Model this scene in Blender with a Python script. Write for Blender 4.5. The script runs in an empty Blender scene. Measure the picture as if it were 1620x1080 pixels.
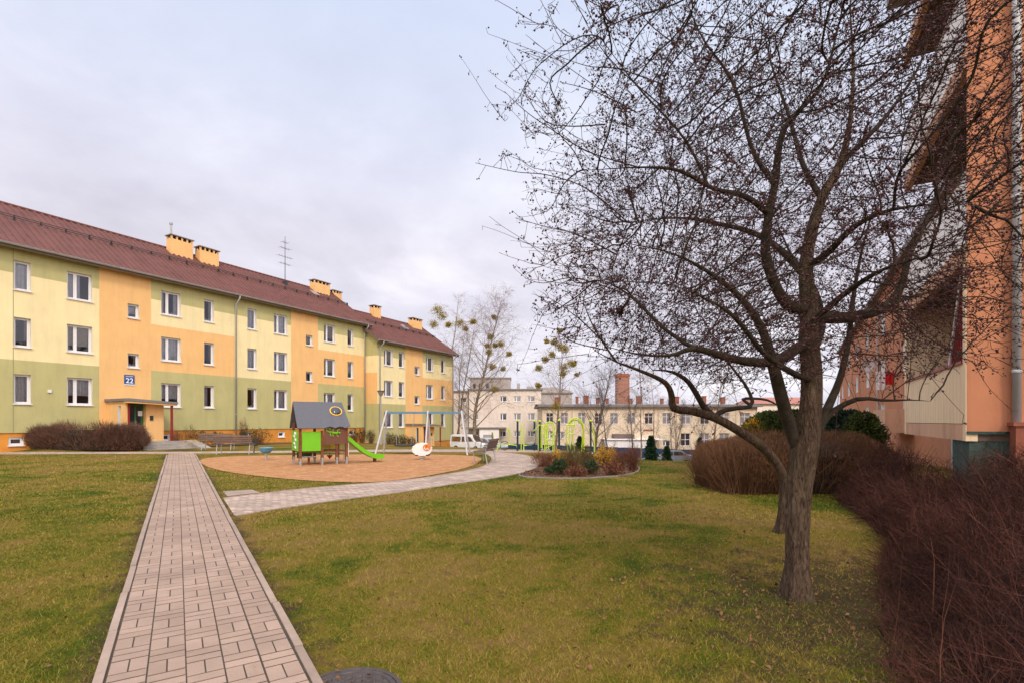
import bpy, math, random
import numpy as np
from mathutils import Vector, Matrix, kdtree
random.seed(7); RNG = np.random.default_rng(7)
C = bpy.context.scene.collection
PI = math.pi
F = 811.0; EYE = 1.55; HZ = 665.0

# ------------------------------------------------------------------ terrain height
def sst(a, b, v):
    t = np.clip((v - a) / (b - a), 0, 1); return t * t * (3 - 2 * t)
def gh(x, y):
    x = np.asarray(x, float); y = np.asarray(y, float)
    s = np.maximum(0, (y - 22) + .7 * (x + 8) - 5)
    z = -np.where(s < 40, .002 * s * s, 3.2 + .16 * (s - 40))
    z = z - 1.5 * sst(19.5, 31, y) * sst(4.2, 6.6, x)
    z = z + .26 * sst(24.6, 27.0, y) * (1 - sst(-24.5, -20.5, x)) * (1 - sst(60, 80, y))
    soft = -2.6 - .2 * np.tanh((-2.6 - z) / .2)
    return np.where(z < -2.6, soft, z)
def g(x, y): return float(gh(x, y))
def P(px, Y, y=None):                    # sight-line helper: X (and Z) of a thing seen at that picture place, Y metres away
    X = (px - 810) / F * Y
    return (X, Y) if y is None else (X, Y, EYE - (y - HZ) / F * Y)
def G(px, py):                           # point of the flat ground
    Y = EYE * F / (py - HZ); return ((px - 810) / F * Y, Y)

# ------------------------------------------------------------------ materials
M = {}
def nodes(name):
    m = bpy.data.materials.new(name); m.use_nodes = True
    nt = m.node_tree; b = nt.nodes['Principled BSDF']; M[name] = m
    return m, nt, b
def N(nt, t, **k):
    n = nt.nodes.new(t)
    for a, v in k.items(): setattr(n, a, v)
    return n
def ramp(nt, stops):
    r = N(nt, 'ShaderNodeValToRGB'); e = r.color_ramp.elements
    while len(e) < len(stops): e.new(.5)
    for i, (p, c) in enumerate(stops): e[i].position = p; e[i].color = (*c, 1)
    return r
def noise(nt, src, scale, detail=6, rough=.6, dist=0):
    n = N(nt, 'ShaderNodeTexNoise'); n.inputs['Scale'].default_value = scale
    n.inputs['Detail'].default_value = detail; n.inputs['Roughness'].default_value = rough
    n.inputs['Distortion'].default_value = dist
    nt.links.new(src, n.inputs['Vector']); return n
def mixc(nt, fac, a, b, mode='MIX'):
    m = N(nt, 'ShaderNodeMix', data_type='RGBA', blend_type=mode)
    for s, v in ((0, fac), (6, a), (7, b)):
        if hasattr(v, 'is_output') or hasattr(v, 'links'): nt.links.new(v, m.inputs[s])
        else: m.inputs[s].default_value = v if s == 0 else (*v, 1)
    return m.outputs[2]
def mat(name, col, var=.12, scale=3, bump=.0, bscale=60, rough=.8, metal=0, stain=0, spec=.3, island=0, vstreak=False, bdist=.01):
    m, nt, b = nodes(name)
    tc = N(nt, 'ShaderNodeTexCoord').outputs['Object']
    n = noise(nt, tc, scale, 8, .65)
    lo = tuple(c * (1 - var) for c in col); hi = tuple(min(1, c * (1 + var)) for c in col)
    c = ramp(nt, [(.3, lo), (.7, hi)]); nt.links.new(n.outputs['Fac'], c.inputs['Fac']); out = c.outputs['Color']
    if stain:
        mp = N(nt, 'ShaderNodeMapping'); mp.inputs['Scale'].default_value = (1.2, 1.2, .18) if vstreak else (.5, .5, .5)
        nt.links.new(tc, mp.inputs['Vector'])
        n2 = noise(nt, mp.outputs['Vector'], 2.2, 7, .7)
        r2 = ramp(nt, [(.45, (1, 1, 1)), (.75, (1 - stain,) * 3)]); nt.links.new(n2.outputs['Fac'], r2.inputs['Fac'])
        out = mixc(nt, 1.0, out, r2.outputs['Color'], 'MULTIPLY')
    if island:
        gi = N(nt, 'ShaderNodeNewGeometry')
        r3 = ramp(nt, [(0, (1 - island,) * 3), (1, (1 + island * .4,) * 3)]); nt.links.new(gi.outputs['Random Per Island'], r3.inputs['Fac'])
        out = mixc(nt, 1.0, out, r3.outputs['Color'], 'MULTIPLY')
    nt.links.new(out, b.inputs['Base Color'])
    b.inputs['Roughness'].default_value = rough; b.inputs['Metallic'].default_value = metal
    b.inputs['Specular IOR Level'].default_value = spec
    if bump:
        n4 = noise(nt, tc, bscale, 5, .6); bp = N(nt, 'ShaderNodeBump'); bp.inputs['Strength'].default_value = bump
        bp.inputs['Distance'].default_value = bdist
        nt.links.new(n4.outputs['Fac'], bp.inputs['Height']); nt.links.new(bp.outputs['Normal'], b.inputs['Normal'])
    return m
mat('cream', (.85, .72, .40), .06, .8, .25, 90, .9, stain=.12, vstreak=True)
mat('sage', (.49, .45, .205), .07, .8, .25, 90, .9, stain=.14, vstreak=True)
mat('peach', (.83, .50, .205), .06, .8, .25, 90, .9, stain=.12, vstreak=True)
mat('ochre', (.66, .27, .045), .12, 1.5, .3, 60, .9, stain=.3)
mat('white', (.78, .77, .77), .03, 5, rough=.45)
mat('reveal', (.70, .66, .60), .04, 3, .1, rough=.8)
mat('seam', (.25, .24, .14), .1)
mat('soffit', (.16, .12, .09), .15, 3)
mat('roof', (.155, .060, .048), .16, 1.3, .1, 30, .6, spec=.25, stain=.25)
mat('gutter', (.36, .34, .33), .1, 3, rough=.5)
mat('pipe', (.42, .43, .43), .08, 5, rough=.45)
mat('darkmetal', (.05, .045, .045), .2, 5, rough=.6)
mat('steel', (.46, .46, .47), .1, 8, rough=.38, metal=.6)
mat('concrete', (.36, .32, .28), .18, 3, .4, 60, .95, stain=.25)
mat('kerb', (.40, .295, .23), .14, 4, .5, 120, .95, stain=.25, island=.15)
mat('blue', (.012, .07, .26), .06, 3, rough=.4)
mat('dooreen', (.035, .15, .05), .1, 4, rough=.5)
mat('dark', (.015, .014, .014), .1, 4, rough=.6)
mat('redpaint', (.28, .03, .03), .15, 4, rough=.5)
mat('salmon', (.55, .225, .115), .09, 1.2, .4, 70, .9, stain=.26, vstreak=True)
mat('salmonlight', (.66, .38, .24), .09, 1.4, .35, 70, .9, stain=.3, vstreak=True)
mat('panelcream', (.86, .64, .40), .06, 2, .1, rough=.6, stain=.1, vstreak=True)
mat('panelwhite', (.88, .84, .82), .05, 2, rough=.7, stain=.1, vstreak=True)
mat('plinthgreen', (.055, .085, .07), .3, 3, .8, 18, .95, bdist=.03)
mat('redcurtain', (.20, .018, .014), .25, 2, rough=.8)
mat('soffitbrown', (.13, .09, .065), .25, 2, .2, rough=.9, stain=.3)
mat('warmcloth', (.62, .50, .36), .15, 8, rough=.9)
mat('lace', (.80, .79, .80), .12, 8, rough=.9)
mat('limegreen', (.16, .50, .012), .06, 3, rough=.35, spec=.5)
mat('gymlime', (.48, .64, .02), .06, 4, rough=.35, spec=.5)
mat('postdark', (.02, .035, .045), .1, 4, rough=.4)
mat('playroof', (.115, .115, .135), .16, 25, .2, rough=.65)
mat('yellow', (.78, .52, .06), .05, 3, rough=.4)
mat('playwood', (.17, .062, .026), .3, 9, .3, 30, .7)
mat('playpanel', (.15, .065, .042), .18, 20, .1, rough=.6)
mat('bowlblue', (.10, .30, .46), .06, 4, rough=.4, spec=.5)
mat('beamblue', (.10, .20, .29), .08, 4, rough=.4)
mat('sheepwhite', (.82, .78, .75), .04, 3, rough=.4)
mat('sheeporange', (.66, .20, .03), .1, 4, rough=.4)
mat('benchwood', (.17, .11, .085), .25, 12, .2, rough=.75)
mat('rope', (.35, .33, .30), .1)
mat('pinkwall', (.72, .62, .53), .06, .6, .1, rough=.9, stain=.16, vstreak=True)
mat('greywall', (.42, .37, .35), .08, .6, rough=.9, stain=.2, vstreak=True)
mat('tanwall', (.76, .62, .45), .08, .5, .1, rough=.9, stain=.22, vstreak=True)
mat('grooves', (.42, .35, .25), .1)
mat('flatroof', (.20, .185, .18), .15, 1)
mat('brownwall', (.16, .115, .105), .1, 1)
mat('navy', (.012, .045, .105), .12, 1, rough=.55)
mat('brickred', (.30, .10, .06), .25, 6, .3, rough=.9)
mat('tilered', (.40, .17, .13), .2, 2)
mat('swinggrey', (.50, .49, .49), .08, 5, rough=.45)
mat('carwhite', (.74, .75, .77), .02, 2, rough=.2, spec=.6)
mat('cargrey', (.20, .23, .27), .02, 2, rough=.2, metal=.3, spec=.6)
mat('carsilver', (.42, .47, .52), .02, 2, rough=.2, metal=.3, spec=.6)
mat('carred', (.35, .02, .05), .03, 2, rough=.2, spec=.6)
mat('rubber', (.02, .02, .02), .1, 5, rough=.8)
mat('bark', (.105, .068, .043), .6, 14, 1.0, 26, .95, stain=.35, bdist=.03)
mat('limb', (.040, .030, .019), .5, 18, .8, 60, .95)
mat('twig', (.055, .022, .018), .35, 9, rough=.9)
mat('berry', (.062, .016, .016), .4, 30, rough=.45, spec=.4)
mat('birchbark', (.24, .18, .135), .6, 5, .3, rough=.9, stain=.6)
mat('birchtwig', (.27, .20, .16), .2, 3, rough=.9)
mat('greybark', (.13, .10, .085), .3, 6, .3, rough=.9)
mat('mistletoe', (.34, .26, .035), .35, 4, rough=.8, island=.3)
mat('hedgetwig', (.20, .095, .045), .4, 1.5, rough=.9, island=.45)
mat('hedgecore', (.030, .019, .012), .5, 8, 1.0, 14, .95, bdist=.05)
mat('lefttwig', (.17, .085, .055), .35, 1.5, rough=.9, island=.45)
mat('redtwig', (.082, .027, .017), .6, 1.2, rough=.85, island=.6)
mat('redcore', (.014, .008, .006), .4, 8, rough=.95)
mat('hips', (.34, .015, .02), .2, 5, rough=.35, spec=.5)
mat('shrubdark', (.035, .062, .020), .4, 8, rough=.85, island=.4)
mat('shrubgold', (.55, .30, .03), .35, 6, rough=.85, island=.4)
mat('shrubred', (.20, .078, .042), .35, 6, rough=.9, island=.4)
mat('shruboliv', (.14, .115, .035), .35, 6, rough=.9, island=.4)
mat('spruce', (.018, .052, .018), .4, 6, rough=.85, island=.45)
mat('thuja', (.060, .082, .014), .4, 3, rough=.85, island=.45)
mat('juniper', (.022, .050, .028), .4, 4, rough=.85, island=.45)
mat('stone', (.30, .26, .225), .2, 5, .4, rough=.9, island=.3)
mat('leaflitter', (.20, .095, .045), .5, 20, rough=.9, island=.5)
mat('iron', (.105, .083, .076), .3, 20, .4, 80, .55, metal=.4)
mat('laundryred', (.62, .015, .02), .1, 5)
mat('plinthstone', (.30, .26, .24), .2, 3, .5, 20)

def glass(name, tint, trans):
    m, nt, b = nodes(name)
    nt.nodes.remove(b); out = nt.nodes['Material Output']
    if trans:
        t = N(nt, 'ShaderNodeBsdfTransparent'); t.inputs['Color'].default_value = (*tint, 1)
    else:
        t = N(nt, 'ShaderNodeBsdfDiffuse'); t.inputs['Color'].default_value = (*tint, 1)
    gl = N(nt, 'ShaderNodeBsdfGlossy'); gl.inputs['Roughness'].default_value = .03; gl.inputs['Color'].default_value = (.9, .92, 1, 1)
    fr = N(nt, 'ShaderNodeFresnel'); fr.inputs['IOR'].default_value = 1.75
    tc = N(nt, 'ShaderNodeTexCoord').outputs['Object']; nz = noise(nt, tc, 1.6, 2)
    bp = N(nt, 'ShaderNodeBump'); bp.inputs['Strength'].default_value = .12; bp.inputs['Distance'].default_value = .05
    nt.links.new(nz.outputs['Fac'], bp.inputs['Height']); nt.links.new(bp.outputs['Normal'], gl.inputs['Normal'])
    mx = N(nt, 'ShaderNodeMixShader'); nt.links.new(fr.outputs[0], mx.inputs[0])
    nt.links.new(t.outputs[0], mx.inputs[1]); nt.links.new(gl.outputs[0], mx.inputs[2]); nt.links.new(mx.outputs[0], out.inputs['Surface'])
glass('glass', (.82, .85, .88), True)
glass('glassdark', (.035, .032, .038), False)
glass('glassdim', (.27, .25, .26), False)

def bark():
    m, nt, b = nodes('bark'); tc = N(nt, 'ShaderNodeTexCoord').outputs['Object']
    mp = N(nt, 'ShaderNodeMapping'); mp.inputs['Scale'].default_value = (1, 1, .22); nt.links.new(tc, mp.inputs['Vector'])
    n1 = noise(nt, mp.outputs[0], 42, 8, .7, 1.2); n2 = noise(nt, mp.outputs[0], 9, 6, .65, .6); n3 = noise(nt, tc, 3.2, 6, .7)
    c1 = ramp(nt, [(.36, (.035, .022, .015)), (.5, (.105, .068, .044)), (.66, (.19, .135, .095))]); nt.links.new(n1.outputs['Fac'], c1.inputs['Fac'])
    c2 = ramp(nt, [(.35, (.62, .62, .62)), (.65, (1.15, 1.12, 1.08))]); nt.links.new(n2.outputs['Fac'], c2.inputs['Fac'])
    col = mixc(nt, 1.0, c1.outputs[0], c2.outputs[0], 'MULTIPLY')
    f = ramp(nt, [(.56, (0, 0, 0)), (.70, (.6, .6, .6))]); nt.links.new(n3.outputs['Fac'], f.inputs['Fac'])
    nt.links.new(mixc(nt, f.outputs[0], col, (.085, .095, .040)), b.inputs['Base Color']); b.inputs['Roughness'].default_value = .95; b.inputs['Specular IOR Level'].default_value = .15
    ad = N(nt, 'ShaderNodeMath', operation='MULTIPLY_ADD'); nt.links.new(n2.outputs['Fac'], ad.inputs[0]); ad.inputs[1].default_value = 1.5; nt.links.new(n1.outputs['Fac'], ad.inputs[2])
    bp = N(nt, 'ShaderNodeBump'); bp.inputs['Strength'].default_value = 1; bp.inputs['Distance'].default_value = .022; nt.links.new(ad.outputs[0], bp.inputs['Height']); nt.links.new(bp.outputs['Normal'], b.inputs['Normal'])
bark()
def ground_mats():
    # lawn: mottled green, straw and bare earth
    m, nt, b = nodes('lawn')
    geo = N(nt, 'ShaderNodeNewGeometry'); pos = geo.outputs['Position']
    big = noise(nt, pos, .38, 6, .62, .6); mid = noise(nt, pos, 2.6, 6, .7); fine = noise(nt, pos, 38, 4, .7)
    ad = N(nt, 'ShaderNodeMath', operation='MULTIPLY_ADD'); nt.links.new(mid.outputs['Fac'], ad.inputs[0]); ad.inputs[1].default_value = .55
    nt.links.new(big.outputs['Fac'], ad.inputs[2])
    ad2 = N(nt, 'ShaderNodeMath', operation='MULTIPLY_ADD'); nt.links.new(fine.outputs['Fac'], ad2.inputs[0]); ad2.inputs[1].default_value = .5
    nt.links.new(ad.outputs[0], ad2.inputs[2])
    r = ramp(nt, [(.74, (.038, .062, .005)), (.92, (.100, .106, .008)), (1.06, (.190, .134, .020)), (1.25, (.22, .13, .045))])
    # ramp positions are limited to 0..1, so scale first
    for e, p in zip(r.color_ramp.elements, (.433, .489, .534, .602)): e.position = p
    sc = N(nt, 'ShaderNodeMath', operation='MULTIPLY'); sc.inputs[1].default_value = .52; nt.links.new(ad2.outputs[0], sc.inputs[0])
    nt.links.new(sc.outputs[0], r.inputs['Fac'])
    # bare earth: patches near the tree and hedge, and worn strip by the path
    vs = N(nt, 'ShaderNodeVectorMath', operation='DISTANCE'); vs.inputs[1].default_value = (3.5, 3.8, 0); nt.links.new(pos, vs.inputs[0])
    mr = N(nt, 'ShaderNodeMapRange'); mr.inputs['From Min'].default_value = 3.3; mr.inputs['From Max'].default_value = .6
    mr.inputs['To Min'].default_value = 0; mr.inputs['To Max'].default_value = .36; nt.links.new(vs.outputs['Value'], mr.inputs['Value'])
    pn = noise(nt, pos, 3.4, 8, .72); s2 = N(nt, 'ShaderNodeMath', operation='ADD'); nt.links.new(pn.outputs['Fac'], s2.inputs[0]); dp = N(nt, 'ShaderNodeVectorMath', operation='DOT_PRODUCT'); dp.inputs[1].default_value = (.8375, .5465, 0); nt.links.new(pos, dp.inputs[0])
    ce = N(nt, 'ShaderNodeMath', operation='SUBTRACT'); ce.inputs[1].default_value = -.423 + .57; nt.links.new(dp.outputs['Value'], ce.inputs[0])
    ab_ = N(nt, 'ShaderNodeMath', operation='ABSOLUTE'); nt.links.new(ce.outputs[0], ab_.inputs[0])
    me_ = N(nt, 'ShaderNodeMapRange'); me_.inputs['From Min'].default_value = .55; me_.inputs['From Max'].default_value = .86; me_.inputs['To Min'].default_value = .20; me_.inputs['To Max'].default_value = 0; nt.links.new(ab_.outputs[0], me_.inputs['Value'])
    mx_ = N(nt, 'ShaderNodeMath', operation='MAXIMUM'); nt.links.new(mr.outputs[0], mx_.inputs[0]); nt.links.new(me_.outputs[0], mx_.inputs[1])
    nt.links.new(mx_.outputs[0], s2.inputs[1])
    er = ramp(nt, [(.58, (0, 0, 0)), (.76, (.9, .9, .9))]); nt.links.new(s2.outputs[0], er.inputs['Fac'])
    en = noise(nt, pos, 60, 5, .8); ec = ramp(nt, [(.3, (.034, .022, .012)), (.7, (.10, .064, .036))]); nt.links.new(en.outputs['Fac'], ec.inputs['Fac'])
    col = mixc(nt, er.outputs['Color'], r.outputs['Color'], ec.outputs['Color'])
    nt.links.new(col, b.inputs['Base Color']); b.inputs['Roughness'].default_value = 1; b.inputs['Specular IOR Level'].default_value = .1
    bp = N(nt, 'ShaderNodeBump'); bp.inputs['Strength'].default_value = .9; bp.inputs['Distance'].default_value = .03
    nt.links.new(fine.outputs['Fac'], bp.inputs['Height']); nt.links.new(bp.outputs['Normal'], b.inputs['Normal'])
    # blades share the mottling by position, plus their own variation
    m, nt, b = nodes('blade')
    geo = N(nt, 'ShaderNodeNewGeometry'); pos = geo.outputs['Position']
    mp = N(nt, 'ShaderNodeMapping'); mp.inputs['Scale'].default_value = (1, 1, 0); nt.links.new(pos, mp.inputs['Vector'])
    big = noise(nt, mp.outputs[0], .38, 6, .62, .6); mid = noise(nt, mp.outputs[0], 2.6, 6, .7)
    a = N(nt, 'ShaderNodeMath', operation='MULTIPLY_ADD'); nt.links.new(mid.outputs['Fac'], a.inputs[0]); a.inputs[1].default_value = .5; nt.links.new(big.outputs['Fac'], a.inputs[2])
    a2 = N(nt, 'ShaderNodeMath', operation='MULTIPLY_ADD'); nt.links.new(geo.outputs['Random Per Island'], a2.inputs[0]); a2.inputs[1].default_value = .55; nt.links.new(a.outputs[0], a2.inputs[2])
    s = N(nt, 'ShaderNodeMath', operation='MULTIPLY'); s.inputs[1].default_value = .5; nt.links.new(a2.outputs[0], s.inputs[0])
    r = ramp(nt, [(.412, (.060, .098, .007)), (.479, (.145, .150, .009)), (.538, (.275, .208, .024)), (.66, (.36, .25, .065))]); nt.links.new(s.outputs[0], r.inputs['Fac'])
    nt.links.new(r.outputs[0], b.inputs['Base Color']); b.inputs['Roughness'].default_value = .8; b.inputs['Specular IOR Level'].default_value = .2
    # pavers
    m, nt, b = nodes('paver')
    geo = N(nt, 'ShaderNodeNewGeometry'); pos = geo.outputs['Position']
    r1 = ramp(nt, [(0, (.375, .258, .190)), (.5, (.41, .284, .212)), (1, (.46, .318, .240))]); nt.links.new(geo.outputs['Random Per Island'], r1.inputs['Fac'])
    n1 = noise(nt, pos, 1.1, 6, .7); r2 = ramp(nt, [(.35, (.76, .76, .76)), (.65, (1.06, 1.06, 1.06))]); nt.links.new(n1.outputs['Fac'], r2.inputs['Fac'])
    n2 = noise(nt, pos, 160, 3, .7); r3 = ramp(nt, [(.3, (.82, .82, .82)), (.7, (1.1, 1.1, 1.1))]); nt.links.new(n2.outputs['Fac'], r3.inputs['Fac'])
    c = mixc(nt, 1.0, mixc(nt, 1.0, r1.outputs[0], r2.outputs[0], 'MULTIPLY'), r3.outputs[0], 'MULTIPLY')
    n5 = noise(nt, pos, 5.5, 7, .75); r5 = ramp(nt, [(.62, (1, 1, 1)), (.72, (.6, .57, .5))]); nt.links.new(n5.outputs['Fac'], r5.inputs['Fac'])
    c = mixc(nt, 1.0, c, r5.outputs[0], 'MULTIPLY')
    nt.links.new(c, b.inputs['Base Color']); b.inputs['Roughness'].default_value = .92
    bp = N(nt, 'ShaderNodeBump'); bp.inputs['Strength'].default_value = .5; bp.inputs['Distance'].default_value = .003
    nt.links.new(n2.outputs['Fac'], bp.inputs['Height']); nt.links.new(bp.outputs['Normal'], b.inputs['Normal'])
    # cobbled footpath
    m, nt, b = nodes('cobble')
    geo = N(nt, 'ShaderNodeNewGeometry'); pos = geo.outputs['Position']
    mp = N(nt, 'ShaderNodeMapping'); mp.inputs['Rotation'].default_value = (0, 0, .35); nt.links.new(pos, mp.inputs['Vector'])
    br = N(nt, 'ShaderNodeTexBrick'); nt.links.new(mp.outputs[0], br.inputs['Vector']); br.inputs['Scale'].default_value = 1
    br.inputs['Color1'].default_value = (.38, .27, .205, 1); br.inputs['Color2'].default_value = (.61, .455, .355, 1); br.inputs['Mortar'].default_value = (.20, .155, .13, 1)
    br.inputs['Mortar Size'].default_value = .009; br.inputs['Brick Width'].default_value = .20; br.inputs['Row Height'].default_value = .10
    n1 = noise(nt, pos, 1.4, 6, .7); r2 = ramp(nt, [(.35, (.75, .75, .75)), (.65, (1.1, 1.1, 1.1))]); nt.links.new(n1.outputs['Fac'], r2.inputs['Fac'])
    nt.links.new(mixc(nt, 1.0, br.outputs['Color'], r2.outputs[0], 'MULTIPLY'), b.inputs['Base Color']); b.inputs['Roughness'].default_value = .9
    bp = N(nt, 'ShaderNodeBump'); bp.inputs['Strength'].default_value = .6; bp.inputs['Distance'].default_value = .006; bp.invert = True
    nt.links.new(br.outputs['Fac'], bp.inputs['Height']); nt.links.new(bp.outputs['Normal'], b.inputs['Normal'])
    # sand / joints / mulch / far asphalt
    def two(name, c0, c1, sc1, sc2, bd, c2=None):
        m, nt, b = nodes(name)
        pos = N(nt, 'ShaderNodeNewGeometry').outputs['Position']
        n1 = noise(nt, pos, sc1, 8, .7); r1 = ramp(nt, [(.33, c0), (.66, c1)]); nt.links.new(n1.outputs['Fac'], r1.inputs['Fac'])
        n2 = noise(nt, pos, sc2, 4, .7); r2 = ramp(nt, [(.3, (.72,) * 3), (.7, (1.12,) * 3)]); nt.links.new(n2.outputs['Fac'], r2.inputs['Fac'])
        nt.links.new(mixc(nt, 1.0, r1.outputs[0], r2.outputs[0], 'MULTIPLY'), b.inputs['Base Color']); b.inputs['Roughness'].default_value = 1
        bp = N(nt, 'ShaderNodeBump'); bp.inputs['Strength'].default_value = .8; bp.inputs['Distance'].default_value = bd
        nt.links.new(n2.outputs['Fac'], bp.inputs['Height']); nt.links.new(bp.outputs['Normal'], b.inputs['Normal'])
    two('sand', (.46, .195, .070), (.68, .345, .145), 2.6, 9, .16)
    two('joint', (.055, .040, .028), (.11, .08, .056), 3, 60, .01)
    two('mulch', (.085, .045, .032), (.20, .11, .075), 4, 24, .05)
    two('asphalt', (.13, .12, .12), (.20, .18, .175), 1, 40, .005)
    # brick stack
    m, nt, b = nodes('brickwork')
    tc = N(nt, 'ShaderNodeTexCoord').outputs['Object']
    mp = N(nt, 'ShaderNodeMapping'); mp.inputs['Rotation'].default_value = (PI / 2, 0, 0); nt.links.new(tc, mp.inputs['Vector'])
    br = N(nt, 'ShaderNodeTexBrick'); nt.links.new(mp.outputs[0], br.inputs['Vector']); br.inputs['Scale'].default_value = 1
    br.inputs['Color1'].default_value = (.33, .125, .075, 1); br.inputs['Color2'].default_value = (.25, .085, .055, 1); br.inputs['Mortar'].default_value = (.36, .28, .23, 1)
    br.inputs['Mortar Size'].default_value = .02; br.inputs['Brick Width'].default_value = .5; br.inputs['Row Height'].default_value = .22
    nt.links.new(br.outputs['Color'], b.inputs['Base Color']); b.inputs['Roughness'].default_value = .9
ground_mats()

# ------------------------------------------------------------------ mesh helpers
class MB:
    def __init__(s): s.v = []; s.f = []; s.m = []
    def quad(s, pts, mi=0):
        i = len(s.v); s.v += [tuple(p) for p in pts]; s.f.append(tuple(range(i, i + len(pts)))); s.m.append(mi)
    def box(s, x0, x1, y0, y1, z0, z1, mi=0, T=None, ch=0):
        vs = [(x, y, z) for z in (z0, z1) for y in (y0, y1) for x in (x0, x1)]
        if ch:      # chamfered top
            vs[4] = (x0 + ch, y0 + ch, z1); vs[5] = (x1 - ch, y0 + ch, z1); vs[6] = (x0 + ch, y1 - ch, z1); vs[7] = (x1 - ch, y1 - ch, z1)
        if T: vs = [tuple(T(*p)) for p in vs]
        i = len(s.v); s.v += vs
        for f in ((0, 2, 3, 1), (4, 5, 7, 6), (0, 1, 5, 4), (2, 6, 7, 3), (0, 4, 6, 2), (1, 3, 7, 5)):
            s.f.append(tuple(i + k for k in f)); s.m.append(mi)
    def prism(s, poly, y0, y1, mi=0, T=None):   # poly in x,z extruded in y
        n = len(poly); i = len(s.v)
        vs = [(x, y0, z) for x, z in poly] + [(x, y1, z) for x, z in poly]
        if T: vs = [tuple(T(*p)) for p in vs]
        s.v += vs
        s.f.append(tuple(i + k for k in range(n))); s.m.append(mi)
        s.f.append(tuple(i + n + k for k in reversed(range(n)))); s.m.append(mi)
        for k in range(n):
            j = (k + 1) % n; s.f.append((i + j, i + k, i + n + k, i + n + j)); s.m.append(mi)
    def tube(s, pts, r, n=8, mi=0, cap=True):
        pts = [Vector(p) for p in pts]; rs = r if isinstance(r, (list, tuple)) else [r] * len(pts)
        i0 = len(s.v); ref = None
        for k, p in enumerate(pts):
            d = (pts[min(k + 1, len(pts) - 1)] - pts[max(k - 1, 0)])
            d = d.normalized() if d.length > 1e-9 else Vector((0, 0, 1))
            if ref is None: ref = d.orthogonal().normalized()
            ref = (ref - d * ref.dot(d)); ref = ref.normalized() if ref.length > 1e-6 else d.orthogonal().normalized()
            b = d.cross(ref)
            for a in range(n):
                t = 2 * PI * a / n; q = p + (ref * math.cos(t) + b * math.sin(t)) * rs[k]; s.v.append(tuple(q))
        for k in range(len(pts) - 1):
            for a in range(n):
                b2 = (a + 1) % n; s.f.append((i0 + k * n + a, i0 + k * n + b2, i0 + (k + 1) * n + b2, i0 + (k + 1) * n + a)); s.m.append(mi)
        if cap:
            s.f.append(tuple(i0 + a for a in reversed(range(n)))); s.m.append(mi)
            e = i0 + (len(pts) - 1) * n; s.f.append(tuple(e + a for a in range(n))); s.m.append(mi)
    def lathe(s, prof, c=(0, 0, 0), n=20, mi=0, ax='z'):
        i0 = len(s.v)
        for r, z in prof:
            for a in range(n):
                t = 2 * PI * a / n
                q = (r * math.cos(t), r * math.sin(t), z) if ax == 'z' else (r * math.cos(t), z, r * math.sin(t)) if ax == 'y' else (z, r * math.cos(t), r * math.sin(t))
                s.v.append((c[0] + q[0], c[1] + q[1], c[2] + q[2]))
        for k in range(len(prof) - 1):
            for a in range(n):
                b = (a + 1) % n; s.f.append((i0 + k * n + a, i0 + k * n + b, i0 + (k + 1) * n + b, i0 + (k + 1) * n + a)); s.m.append(mi)
        s.f.append(tuple(i0 + a for a in reversed(range(n)))); s.m.append(mi)
        e = i0 + (len(prof) - 1) * n; s.f.append(tuple(e + a for a in range(n))); s.m.append(mi)
    def ball(s, c, rx, ry, rz, n=10, mi=0, jit=0):
        k = n // 2 + 1; i0 = len(s.v)
        for a in range(k + 1):
            ph = PI * a / k
            for b in range(n):
                t = 2 * PI * b / n; j = 1 + random.uniform(-jit, jit)
                s.v.append((c[0] + rx * j * math.sin(ph) * math.cos(t), c[1] + ry * j * math.sin(ph) * math.sin(t), c[2] + rz * j * math.cos(ph)))
        for a in range(k):
            for b in range(n):
                b2 = (b + 1) % n; s.f.append((i0 + a * n + b, i0 + (a + 1) * n + b, i0 + (a + 1) * n + b2, i0 + a * n + b2)); s.m.append(mi)
    def obj(s, name, mats, parent=None, loc=None, rz=0, smooth=False):
        me = bpy.data.meshes.new(name); me.from_pydata(s.v, [], s.f)
        mats = mats if isinstance(mats, (list, tuple)) else [mats]
        for m in mats: me.materials.append(M[m])
        if len(mats) > 1: me.polygons.foreach_set('material_index', s.m)
        if smooth: me.polygons.foreach_set('use_smooth', [True] * len(me.polygons))
        me.update(); return link(name, me, parent, loc, rz)
def link(name, me, parent=None, loc=None, rz=0):
    o = bpy.data.objects.new(name, me); C.objects.link(o)
    if parent: o.parent = parent
    if loc: o.location = loc
    if rz: o.rotation_euler = (0, 0, rz)
    return o
def mesh_np(name, V, Fc, m, parent=None, loc=None, smooth=False):
    V = np.asarray(V, np.float32).reshape(-1, 3); Fc = np.asarray(Fc, np.int32); k = Fc.shape[1]
    me = bpy.data.meshes.new(name); me.vertices.add(len(V)); me.vertices.foreach_set('co', V.ravel())
    me.loops.add(Fc.size); me.loops.foreach_set('vertex_index', Fc.ravel())
    me.polygons.add(len(Fc)); me.polygons.foreach_set('loop_start', np.arange(0, Fc.size, k, dtype=np.int32))
    me.polygons.foreach_set('loop_total', np.full(len(Fc), k, np.int32))
    if smooth: me.polygons.foreach_set('use_smooth', np.ones(len(Fc), bool))
    me.materials.append(M[m]); me.update(calc_edges=True); me.validate()
    return link(name, me, parent, loc)
def tag(o, label, cat, group=None, kind=None):
    o['label'] = label; o['category'] = cat
    if group: o['group'] = group
    if kind: o['kind'] = kind
    return o
def thing(name, label, cat, loc=(0, 0, 0), rz=0, group=None):
    o = bpy.data.objects.new(name, None); o.empty_display_size = .3; C.objects.link(o)
    o.location = loc; o.rotation_euler = (0, 0, rz); tag(o, label, cat, group); return o
def struct(o): o['kind'] = 'structure'; return o
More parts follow.
